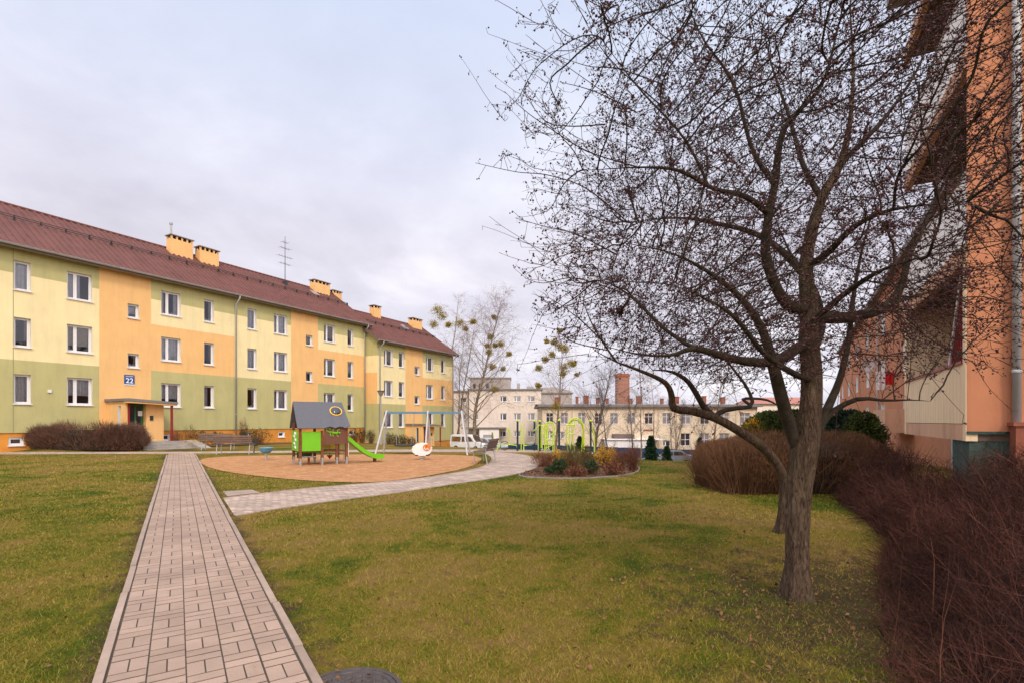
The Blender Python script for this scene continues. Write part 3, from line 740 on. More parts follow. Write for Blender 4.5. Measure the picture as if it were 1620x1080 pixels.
# stove pipe, antenna, roof windows (parts of the long house)
mb = MB(); mb.tube([(rA(268), ymA - .5, zrA + .8), (rA(268), ymA - .5, zrA + 1.75)], .07, 8); mb.lathe([(.11, 0), (.11, .12)], (rA(268), ymA - .5, zrA + 1.75), 10); mb.obj('stove_pipe', 'pipe', A)
ax = rA(443.5); mb = MB(); mb.tube([(ax, ymA - .9, zrA - .6), (ax, ymA - .9, zrA + 3.6)], [.035, .018], 6)
mb.box(ax - .15, ax + .15, ymA - 1.05, ymA - .75, zrA - .7, zrA - .15)
for z, L_, n_ in ((1.9, .65, 6), (2.6, .45, 5), (1.3, .5, 5), (3.1, .25, 3)):
    mb.tube([(ax - L_, ymA - .9, zrA + z), (ax + L_, ymA - .9, zrA + z)], .014, 5)
    for i in range(n_): x = ax - L_ + 2 * L_ * i / (n_ - 1); mb.tube([(x, ymA - 1.15, zrA + z), (x, ymA - .65, zrA + z)], .008, 4)
mb.obj('antenna', 'darkmetal', A)
def roofwin(root, x, ym, zr, ov, ze):
    f0, f1 = .70, .83; pt = lambda f, x_, h: (x_, -ov + (ym + ov) * f, ze + (zr + .18 - ze) * f + h)
    mb = MB(); mb.quad([pt(f0, x - .3, .12), pt(f0, x + .3, .12), pt(f1, x + .3, .12), pt(f1, x - .3, .12)])
    for a, b in (((f0, x - .3), (f0, x + .3)), ((f0, x + .3), (f1, x + .3)), ((f1, x + .3), (f1, x - .3)), ((f1, x - .3), (f0, x - .3))):
        mb.quad([pt(*a, .0), pt(*b, .0), pt(*b, .12), pt(*a, .12)])
    mb.obj('skylight', 'glassdim', root)
roofwin(A, rA(487), ymA, zrA, ovA, zeA); roofwin(B, rB(630), ymB, zrB, ovB, zeB)
mb = MB(); mb.box(sA(78) - .07, sA(78) + .07, -.07, 0, 3.0, 3.14); mb.obj('vent', 'white', A)

# entrance porches (parts of their houses)
def porch(root, s0, s1, sEnd, dz, kback, steps=True, zf=.42):
    k = 2.0; zs = 2.62 + dz; zf = zf + dz
    dA, dB = s0 + .2, s0 + .98
    wl = MB()      # walls: side with slot window, front with door gap
    wallgrid(wl, 0, k, zf - .8, zs, [(.55, .85, zf + .55, zs - .25)], [], [], lambda x, z: 0, .12, 1, T=lambda a, b, c: (s0 + b, -k + a, c))
    wallgrid(wl, dB + .02, s1, zf - .8, zs, [], [], [], lambda x, z: 0, .1, 1, y=-k)
    wl.quad([(s1, -k, zf - .8), (s1, 0, zf - .8), (s1, 0, zs), (s1, -k, zs)])
    wl.box(s0 + .001, dA - .02, -k, -k + .2, zf - .8, zs)
    wl.quad([(dB + .02, -k, zf), (dB + .02, -k + .5, zf), (dB + .02, -k + .5, zs), (dB + .02, -k, zs)])
    p = wl.obj('porch', ['peach', 'white'], root)
    fm = MB(); fm.box(s0 + .14, s0 + .18, -k + .55, -k + .85, zf + .55, zs - .25); fm.obj('slot_pane', 'glassdark', p)
    dr = MB(); y = -k + .3
    dr.box(dA, dB, y, y + .06, zf, zf + .75); dr.box(dA, dA + .1, y, y + .06, zf + .75, zf + 2.05); dr.box(dB - .1, dB, y, y + .06, zf + .75, zf + 2.05)
    dr.box(dA + .1, dB - .1, y, y + .06, zf + 1.95, zf + 2.05); dr.box((dA + dB) / 2 - .04, (dA + dB) / 2 + .04, y, y + .06, zf + .75, zf + 1.95); dr.box(dA, dB, y, y + .05, zf + 2.06, zs)
    d = dr.obj('door', 'dooreen', root)
    gl = MB(); gl.quad([(dA + .1, y + .03, zf + .75), (dB - .1, y + .03, zf + .75), (dB - .1, y + .03, zf + 1.95), (dA + .1, y + .03, zf + 1.95)]); gl.obj('door_glass', 'glassdark', d)
    nt_ = MB(); nt_.box(dA + .52, dA + .74, y - .012, y - .004, zf + 1.4, zf + 1.68); nt_.obj('notice', 'white', d)
    hd = MB(); hd.tube([(dA + .4, y - .05, zf + .95), (dA + .4, y - .05, zf + 1.15)], .012, 6); hd.obj('handle', 'steel', d)
    rp = MB(); rp.box(dA - .12, dA - .02, -k - .02, -k + .06, zf, zs); rp.obj('red_post', 'redpaint', p)
    ic = MB(); ic.box(dB + .2, dB + .36, -k - .04, -k, zf + 1.15, zf + 1.42); ic.obj('intercom', 'darkmetal', p)
    cn = MB(); cn.prism([(s0 - .15, zs), (sEnd, zs - .12), (sEnd, zs - .0), (s0 - .15, zs + .14)], -k - .65, 0); c = cn.obj('canopy', 'flatroof', root)
    fz = MB(); fz.prism([(s0 - .10, zs - .10), (sEnd - .05, zs - .21), (sEnd - .05, zs - .121), (s0 - .10, zs - .001)], -k - .6, -k - .003); fz.obj('fascia', 'peach', c)
    po = MB(); po.box(sEnd - .3, sEnd - .2, -k - .5, -k - .4, zf - .1, zs - .1); po.obj('porch_column', 'redpaint', root)
    if steps:
        st = MB(); x0, x1 = dA - .1, sEnd + .75
        st.box(x0, x1, -k - .9, -k, zf - .7, zf - .005)
        for i in range(3): st.box(x0, x1 - .5, -k - .9 - .33 * (i + 1), -k - .9 - .33 * i, zf - .9, zf - .13 * (i + 1))
        sp = st.obj('steps', 'concrete', root)
        rm = MB(); rm.prism([(0, -.5), (1, -.5), (1, .05), (0, .05)], 0, 1, T=lambda a, b, c: (x1 - .48 + a * .55, -k - .9 - b * 1.6, zf - .02 - b * .42 + c)); rm.obj('ramp', 'concrete', sp)
        rl = MB(); xh = x0 + .1
        rl.tube([(xh, -k - .1, zf + .9), (xh, -k - .9, zf + .9), (xh, -k - 1.9, zf + .5)], .022, 6)
        for yy, z0, z1 in ((-k - .3, zf, zf + .9), (-k - .95, zf - .05, zf + .88), (-k - 1.8, zf - .5, zf + .53)): rl.tube([(xh, yy, z0), (xh, yy, z1)], .02, 6)
        rl.obj('handrail', 'steel', sp)
porch(A, sA(170), sA(170) + 1.9, sA(170) + 2.35, 0, 0)
porch(B, sB(643), sB(643) + 1.7, sB(643) + 2.3, -1.47, 0, True, .45)
# number plate
sx = sA(204.5); pl = MB(); pl.box(sx - .26, sx + .26, -.03, -.005, 3.66, 4.20); npl = pl.obj('number_plate', 'blue', A)
pl = MB(); pl.box(sx - .26, sx + .26, -.034, -.004, 3.60, 3.66); pl.obj('plate_strip', 'white', npl)
pl = MB()
for i in range(9): pl.box(sx - .2 + i * .045, sx - .2 + i * .045 + .03, -.034, -.0301, 4.10, 4.135)
pl.box(sx - .22, sx + .22, -.033, -.0301, 4.05, 4.056); pl.obj('plate_line', 'white', npl)
cu = bpy.data.curves.new('house_number', 'FONT'); cu.body = '22'; cu.size = .40; cu.extrude = .002; cu.align_x = 'CENTER'; cu.offset = .008
to = bpy.data.objects.new('tmp', cu); C.objects.link(to); bpy.context.view_layer.update(); tm = bpy.data.meshes.new_from_object(to); bpy.data.objects.remove(to)
tm.materials.clear(); tm.materials.append(M['white']); o = link('house_number', tm, npl); o.location = (sx, -.033, 3.73); o.rotation_euler = (PI / 2, 0, 0)
# ------------------------------------------------------------------ salmon house on the right
def salmon_house():
    R = thing('apartment_building', 'salmon apartment house at the right with loggias, cream ground floor balcony and dark green plinth', 'apartment building', (6.54, 7.37, 0), RZ)
    mb = MB()
    T = lambda a, b, c: (b, -a, c)     # gable: a runs to the right, b inwards
    mb.quad([(0, -10, 1.4), (0, 0, 1.4), (0, 0, 11), (0, -10, 11)], 0)
    mb.quad([(0, 0, 1.4), (.02, 0, 1.4), (.02, 0, 11), (0, 0, 11)][::-1], 0)
    for z0, z1 in ((4.11, 5.12), (5.12, 6.64), (6.64, 7.92), (7.92, 10.6)): pass
    ops = [(1.0, 1.9, z, z + 2.15) for z in (1.62, 4.32, 7.12)] + [(2.7, 4.1, z, z + 1.35) for z in (2.42, 5.12, 7.92)]
    wallgrid(mb, .02, 4.65, 1.26, 11, ops, [], [], lambda x, z: 0, .12, 1, T=lambda a, b, c: (4.67 - a, -1.3 - b, c))
    # long rear part
    fx0, fx1 = 4.65, 62
    ops2 = []
    x = 6.2
    while x < 60:
        for z in (1.2, 4.0, 6.8): ops2.append((x, x + 1.5, z, z + 1.4))
        x += 7.3
    wallgrid(mb, fx0, fx1, -4.5, 9.4, [(fx0 + fx1 - b, fx0 + fx1 - a, c, d) for a, b, c, d in ops2], [], [], lambda x, z: 0, .12, 1, T=lambda a, b, c: (fx0 + fx1 - a, -2.63 - b, c))
    mb.quad([(4.65, -1.3, 1.26), (4.65, -2.63, 1.26), (4.65, -2.63, 11), (4.65, -1.3, 11)][::-1], 0)
    mb.quad([(fx1, -2.63, -4.5), (fx1, -12, -4.5), (fx1, -12, 9.4), (fx1, -2.63, 9.4)], 0)
    mb.quad([(0, -12, -4), (fx1, -12, -4), (fx1, -12, 9.4), (0, -12, 9.4)], 0)
    mb.quad([(0, -10, 1.4), (0, -10, 11), (.3, -12, 11), (.3, -12, 1.4)], 0)
    mb.obj('wall', ['salmon', 'white'], R)
    for a, b, c, d in ops: window(R, 0, 0, b - a, d - c, 'two' if b - a > 1 else 'solo', .0, 0, pos=(4.67 - (a + b) / 2, -1.3 - .12, c), rz=PI)
    for a, b, c, d in ops2: window(R, 0, 0, b - a, d - c, 'two', .0, None, 'dark', pos=((a + b) / 2, -2.63 - .12, c), rz=PI)
    rf = MB(); rf.box(-.3, 4.95, -12, .3, 11, 11.3); rf.box(4.952, fx1 + .2, -12.2, -2.3, 9.4, 9.65); rf.obj('roof', 'flatroof', R)
    pl = MB(); pl.box(.03, .9, -10, -.03, -.6, 1.4); pl.box(.9, 4.6, -3, -1.33, -.6, 1.26); pl.obj('plinth', 'plinthgreen', R)
    # loggia stack
    def level(z0, white, top):
        b = thing('balcony', '', '', (0, 0, 0)); 
        for k in ('label', 'category'): del b[k]
        b.parent = R
        pm = 'panelwhite' if white else 'panelcream'
        m = MB()
        if not white:
            m.box(.005, .16, -.12, .012, z0, top); m.obj('post', 'panelcream', b); m = MB(); m.box(4.49, 4.65, -1.3, .010, z0, top)
            m.obj('end_wall', 'panelcream', b)
            m = MB(); m.box(.16, 4.49, -.1, .004, z0 + .0, z0 + .24); m.obj('fascia', 'salmonlight', b)
            m = MB(); n = 46
            for i in range(n):
                xa = .16 + (4.33) * i / n; m.box(xa + .0018, xa + 4.33 / n - .0018, -.07, .0 - .0015 * (i % 2), z0 + .25, z0 + 1.13)
            m.box(.17, 4.48, -.06, -.010, z0 + .25, z0 + 1.13); m.obj('parapet', pm, b)
            m = MB(); m.box(.16, 4.49, -.12, .03, z0 + 1.13, z0 + 1.17); m.obj('rail', 'redpaint', b)
        else:
            m.box(.02, 4.65, -.08, .0, z0, z0 + 1.0); m.box(4.57, 4.65, -1.3, -.081, z0, z0 + 1.0); m.obj('parapet', pm, b)
            m = MB(); m.box(.02, 4.67, -.10, .02, z0 + 1.0, z0 + 1.03); m.obj('rail', 'gutter', b)
            m = MB(); m.box(4.55, 4.65, -1.3, -.9, z0 + 1.03, top); m.obj('side_wall', 'salmon', b)
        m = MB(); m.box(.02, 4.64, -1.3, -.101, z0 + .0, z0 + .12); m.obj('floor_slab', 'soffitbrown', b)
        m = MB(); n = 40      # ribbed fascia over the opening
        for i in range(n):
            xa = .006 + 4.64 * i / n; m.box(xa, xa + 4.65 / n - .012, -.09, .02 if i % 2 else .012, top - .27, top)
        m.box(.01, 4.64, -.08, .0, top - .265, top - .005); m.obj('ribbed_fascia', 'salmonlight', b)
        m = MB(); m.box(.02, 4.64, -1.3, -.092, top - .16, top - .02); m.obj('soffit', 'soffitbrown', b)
        if white:
            pass
        else:
            m = MB(); m.prism([(.2, 2.46), (1.56, 2.46), (.84, 3.78), (.2, 3.82)], -.16, -.14)
            for i in range(12): m.tube([(.22 + i * .11, -.138, 2.47), (.22 + i * .055, -.138, 3.78)], .012, 4)
            cz = m.obj('blind', 'redcurtain', b)
            m = MB(); m.tube([(1.60, -.13, 2.44), (.87, -.13, 3.84)], .022, 6); m.tube([(.17, -.13, 2.44), (1.6, -.13, 2.44)], .022, 6); m.obj('blind_frame', 'white', b)
    level(1.26, False, 4.11); level(4.11, True, 6.91); level(6.912, True, 9.75)
    m = MB(); m.tube([(-.075, -.51, -.2 + 1.5), (-.075, -.51, 11)], .05, 12)
    for z in (2.2, 4.6, 7.2): m.tube([(-.075, -.51, z), (-.075, -.51, z + .05)], .058, 12)
    m.obj('downspout', 'pipe', R, smooth=True)
    m = MB(); m.box(-.22, .02, -.9, -.46, -.3, 1.48); m.box(-.25, .02, -.93, -.43, 1.48, 1.53); m.obj('brick_pier', 'brickred', R)
    m = MB(); m.box(-.02, .0, -.42, -.0, 1.36, 1.40); m.obj('ledge', 'plinthgreen', R)
    # far ground floor balcony
    m = MB(); x0, x1 = 19.5, 23.5; y0 = -2.63
    m.box(x0, x1, y0 + .001, y0 + 1.1, 1.0, 1.15); m.box(x0, x1, y0 + 1.04, y0 + 1.099, 1.151, 2.1); m.box(x0, x0 + .06, y0 + .002, y0 + 1.039, 1.151, 2.1); m.box(x1 - .06, x1, y0 + .002, y0 + 1.039, 1.151, 2.1)
    m.obj('balcony', 'salmonlight', R)
    for xx in (12.8, 30.5): 
        m = MB(); m.tube([(xx, -2.55, -1), (xx, -2.55, 9.3)], .05, 6); m.obj('downspout', 'pipe', R)
    return R
salmon_house()
def Lr(x, y, z): return (6.54 + .481 * x - .8767 * y, 7.37 + .8767 * x + .481 * y, z)
d = thing('satellite_dish', 'white satellite dish on the salmon house wall', 'satellite dish', P(1372, 34, 578))
m = MB(); m.lathe([(.02, 0), (.30, -.05), (.48, -.15), (.49, -.14), (.3, -.03), (.01, .02)], n=20, ax='y'); m.obj('reflector', 'white', d, smooth=True)
m = MB(); m.tube([(0, -.08, -.45), (0, -.55, -.25)], .015, 5); m.tube([(0, -.55, -.25), (0, -.6, -.17)], .04, 6); m.obj('feed_arm', 'steel', d)
m = MB(); m.tube([(0, 0, 0), (.5, .3, -.1), (.62, .5, -.1)], .03, 6); m.obj('bracket', 'steel', d)
def towel(px0, px1, y0, y1, Y, m_, label, name='towel'):
    mb = MB(); n = 8
    a = P(px0, Y, y0); b = P(px1, Y, y1)
    for i in range(n):
        x0 = a[0] + (b[0] - a[0]) * i / n; x1 = a[0] + (b[0] - a[0]) * (i + 1) / n
        w0 = .04 * math.sin(i * 1.4); w1 = .04 * math.sin((i + 1) * 1.4)
        mb.quad([(x0, Y + w0, b[2]), (x1, Y + w1, b[2]), (x1, Y + w1, a[2]), (x0, Y + w0, a[2])]); mb.quad([(x0, Y + w0 + .02, b[2]), (x0, Y + w0 + .02, a[2]), (x1, Y + w1 + .02, a[2]), (x1, Y + w1 + .02, b[2])])
    tag(mb.obj(name, m_), label, 'towel', 'laundry on the far balcony')
towel(1385, 1400, 587, 616, 24.4, 'panelwhite', 'white towel hanging over the far balcony of the salmon house')
towel(1401, 1414, 588, 608, 24.3, 'laundryred', 'bright red towel hanging beside the white one on the far balcony')

# ------------------------------------------------------------------ far buildings
def far_building(label, name_cat, x0, x1, Y, ztop, zbot, wall, wins, roofover=.25, depth=11, kind='two', roofm='flatroof', rz=0, rise=0):
    R = thing('office_building', label, name_cat, (x0, Y, 0), rz)
    L = x1 - x0; ops = [(a - x0, b - x0, c, d) for a, b, c, d, *_ in wins]
    mb = MB(); wallgrid(mb, 0, L, zbot, ztop, ops, [], [], lambda x, z: 0, .14, 0)
    mb.quad([(0, 0, zbot), (0, 0, ztop), (0, depth, ztop), (0, depth, zbot)]); mb.quad([(L, 0, zbot), (L, depth, zbot), (L, depth, ztop), (L, 0, ztop)])
    mb.quad([(0, depth, zbot), (0, depth, ztop), (L, depth, ztop), (L, depth, zbot)]); mb.quad([(0, .25, ztop - .02), (L, .25, ztop - .02), (L, depth, ztop - .02), (0, depth, ztop - .02)])
    mb.obj('wall', wall, R)
    for i, w in enumerate(wins):
        a, b, c, d = w[:4]; k = w[4] if len(w) > 4 else kind
        window(R, (a + b) / 2 - x0, c, b - a, d - c, k, .12, None, 'dim' if (i * 7) % 3 != 0 else 'dark')
    rf = MB(); rf.box(-roofover, L + roofover, -roofover, depth + roofover, ztop, ztop + .22)
    if rise: rf.prism([(-roofover, 0), (L + roofover, 0), (L + roofover, .01), (-roofover, .01)], 0, .01); 
    rf.obj('roof', roofm, R)
    return R
def PW(pxa, pxb, ya, yb, Y, *k):      # window rectangle on a frontal wall Y metres away
    return ((pxa - 810) / F * Y, (pxb - 810) / F * Y, EYE - (yb - HZ) / F * Y, EYE - (ya - HZ) / F * Y, *k)
Y3 = 80
w3 = [PW(a, b, ya, yb, Y3) for ya, yb in ((626, 635), (653, 664)) for a, b in ((791, 802), (813, 824.5), (835, 846.5))]
w3 += [PW(a, b, 681, 690, Y3) for a, b in ((791, 801), (813, 824), (835, 847))]
w3 += [PW(a, b, ya, yb, Y3) for ya, yb in ((628, 636), (654.5, 663)) for a, b in ((748.5, 757),)] + [PW(749, 757, 681, 688, Y3)]
xx = lambda px, Y: (px - 810) / F * Y
zz = lambda y, Y: EYE - (y - HZ) / F * Y
p3 = far_building('pale pinkish three storey office block with a wide stair tower, behind the tallest birch', 'office building', xx(742, Y3), xx(856, Y3), Y3, zz(616.5, Y3), -4.2, 'pinkwall', w3)
tw = MB(); tw.box(xx(743, Y3) - xx(742, Y3), xx(808, Y3) - xx(742, Y3), .8, 7, zz(616.5, Y3) + .23, zz(597, Y3)); tw.box(0, xx(809, Y3) - xx(742, Y3), .6, 7.2, zz(597, Y3) + .001, zz(595.5, Y3)); tw.obj('stair_tower', 'greywall', p3)
for a, b in ((748, 752), (757, 761), (768, 773)):
    m = MB(); m.box(xx(a, Y3) - xx(742, Y3), xx(b, Y3) - xx(742, Y3), .77, .8, zz(613, Y3), zz(606, Y3)); m.obj('tower_window', 'glassdark', p3)
for a, b, h in ((818, 823, 1.0), (834, 845, .5), (851, 855, .9)):
    m = MB(); m.box(xx(a, Y3) - xx(742, Y3), xx(b, Y3) - xx(742, Y3), 2, 3, zz(616.5, Y3) + .22, zz(616.5, Y3) + .22 + h); m.obj('roof_vent', 'gutter', p3)
c3 = MB(); X0 = xx(742, Y3); c3.box(xx(732, Y3) - X0, xx(801, Y3) - X0, -2.6, -.001, zz(677, Y3), zz(675, Y3)); c3.obj('canopy', 'flatroof', p3)
c3 = MB(); c3.box(xx(760, Y3) - X0, xx(790, Y3) - X0, -2.4, -.002, -4.2, zz(677.2, Y3)); a3 = c3.obj('annex', 'panelwhite', p3)
c3 = MB(); c3.box(xx(766, Y3) - X0, xx(782, Y3) - X0, -2.45, -2.401, -4.2, zz(686, Y3)); c3.obj('garage_door', 'gutter', a3)
YL = 84
far_building('low pale annex between the shorter apartment house and the pinkish office block', 'building', xx(716, YL), xx(741, YL), YL, zz(619.5, YL), -4.2, 'pinkwall', [PW(a, b, ya, yb, YL) for ya, yb in ((628, 636), (655, 663)) for a, b in ((728, 738),)])
b2 = far_building('grey block with a slanted roof edge, far behind the cream two storey building', 'building', xx(846, 100), xx(905, 100), 100, zz(622, 100), -4, 'greywall', [])
m = MB(); L2 = xx(905, 100) - xx(846, 100); m.prism([(0, zz(622, 100) + .22), (L2, zz(622, 100) + .22), (L2, zz(618, 100)), (L2 * .55, zz(612, 100)), (0, zz(613, 100))], .3, 10); m.obj('upper_floor', 'greywall', b2)
Yc = 66
upw = [(864, 875.5), (887, 898.6), (914, 926), (941, 953), (965, 978), (992.6, 1005.6), (1020, 1033), (1048, 1061.7), (1078, 1092.8), (1108, 1122), (1138, 1154), (1170.6, 1187)]
wc = [PW(a, b, 652.5, 670, Yc, 'cross') for a, b in upw]
wc += [PW(a, b, 684.5, 704.5, Yc, 'tall') for a, b in ((1077, 1092), (1107, 1122.5), (1138, 1154))] + [PW(1048.5, 1061, 696, 705, Yc, 'two'), PW(886, 893, 682, 693, Yc, 'one'), PW(866, 876, 681, 694, Yc, 'two')]
cb_ = far_building('long cream two storey building with tall cross-framed windows behind the blue fence', 'office building', xx(857, Yc), xx(1198, Yc), Yc, zz(643, Yc), -4.6, 'tanwall', wc, roofover=.5)
X0 = xx(857, Yc)
m = MB()
for px in (857.5, 905, 934, 1041, 1070, 1130, 1164, 1197): x = xx(px, Yc) - X0; m.box(x - .03, x + .03, -.04, 0, -4, zz(643.3, Yc))
m.box(0, xx(1198, Yc) - X0, -.08, 0, zz(646.5, Yc), zz(645.5, Yc)); m.obj('plaster_band', 'grooves', cb_)
m = MB(); m.box(xx(968, Yc) - X0, xx(999, Yc) - X0, -1.6, -.001, zz(694, Yc), zz(685.5, Yc)); m.obj('canopy', 'brownwall', cb_)
m = MB(); m.box(xx(952, Yc) - X0, xx(1012, Yc) - X0, -3.4, -1.61, -4.6, zz(693.5, Yc)); m.box(xx(951, Yc) - X0, xx(1041, Yc) - X0, -3.6, -.01, zz(693.5, Yc) + .001, zz(692.5, Yc)); m.obj('garage', 'panelwhite', cb_)
m = MB(); m.quad([(-.5, -.5, zz(643, Yc) + .225), (xx(1198, Yc) - X0 + .5, -.5, zz(643, Yc) + .225), (xx(1198, Yc) - X0 + .5, 5.5, zz(643, Yc) + .55), (-.5, 5.5, zz(643, Yc) + .55)])
m.quad([(-.5, 11.5, zz(643, Yc) + .225), (-.5, 5.5, zz(643, Yc) + .55), (xx(1198, Yc) - X0 + .5, 5.5, zz(643, Yc) + .55), (xx(1198, Yc) - X0 + .5, 11.5, zz(643, Yc) + .225)]); m.obj('roof_slope', 'flatroof', cb_)
for px, w, h in ((886, 9, 8), (918, 4, 9), (933, 8, 11), (952.5, 5, 7), (968, 4, 6), (1007, 5, 6), (1021, 8, 10), (1059, 4, 6), (1083, 7, 9), (1129, 5, 10), (1160, 6, 8)):
    x = xx(px, Yc) - X0; m = MB(); m.box(x - w / 2 / F * Yc, x + w / 2 / F * Yc, 3, 3.6, zz(643, Yc) + .5, zz(641 - h, Yc) + .5); m.box(x - w / 2 / F * Yc - .05, x + w / 2 / F * Yc + .05, 2.95, 3.65, zz(641 - h, Yc) + .501, zz(641 - h, Yc) + .58); m.obj('chimney', 'brickred', cb_)
m = MB()
for k_, (a_, w_, h_) in enumerate(((1018, 2, 2.6), (1020.6, 1.6, 2.2), (1022.8, 2, 2.4), (1025.4, 1.4, 2.6), (1027.4, 2, 2.2), (1030, 1.8, 2.5), (1032.4, 1.6, 2.2))): m.box(xx(a_, Yc) - X0, xx(a_ + w_, Yc) - X0, -.05, -.001, zz(681, Yc), zz(681 - h_, Yc))
m.obj('wall_lettering', 'redpaint', cb_)
st = thing('brick_stack', 'tall square red brick chimney stack rising behind the cream building', 'chimney stack', (xx(986.5, 84), 84, -4))
w = 10 / F * 84; h = zz(590, 84) + 4
m = MB(); m.box(-w, w, 0, 2 * w, 0, h - .5, ch=.05); m.obj('shaft', 'brickwork', st)
m = MB(); m.box(-w - .05, w + .05, -.05, 2 * w + .05, h - .499, h - .2); m.box(-w + .1, w - .1, .1, 2 * w - .1, h - .199, h); m.obj('crown', 'brickred', st)
rb = far_building('pale far building with a faded red tile roof at the end of the lawn', 'building', xx(1196, 95), xx(1300, 95), 95, zz(640, 95), -5, 'pinkwall', [])
m = MB(); Lx = xx(1300, 95) - xx(1196, 95); m.quad([(-.3, -.4, zz(640, 95) + .23), (Lx + .3, -.4, zz(640, 95) + .23), (Lx - 1, 5, zz(626, 95)), (1, 5, zz(626, 95))]); m.quad([(-.3, 10.5, zz(640, 95) + .23), (1, 5, zz(626, 95)), (Lx - 1, 5, zz(626, 95)), (Lx + .3, 10.5, zz(640, 95) + .23)]); m.quad([(-.3, -.4, zz(640, 95) + .23), (1, 5, zz(626, 95)), (-.3, 10.5, zz(640, 95) + .23)]); m.obj('roof_tiles', 'tilered', rb)
# blue fence
fn = thing('metal_fence', 'dark blue sheet metal fence in front of the cream building', 'fence', (xx(784, 60), 60, 0))
m = MB(); pm = MB(); x0 = xx(784, 60); x1 = xx(1240, 60); n = 26
for i in range(n):
    a = (x1 - x0) * i / n; b = (x1 - x0) * (i + 1) / n; zt = -1.05 - .75 * min(1, (a + b) / 2 / 22); 
    m.box(a + .03, b - .03, 0, .03, zt - 2.6, zt)
    k = a + .15
    while k < b - .1: m.box(k, k + .05, -.02, -.001, zt - 2.6, zt - .01); k += .25
    pm = MB(); pm.box(a - .03, a + .03, -.03, .05, zt - 2.7, zt + .06); pm.obj('post', 'navy', fn)
m.obj('panel', 'navy', fn)

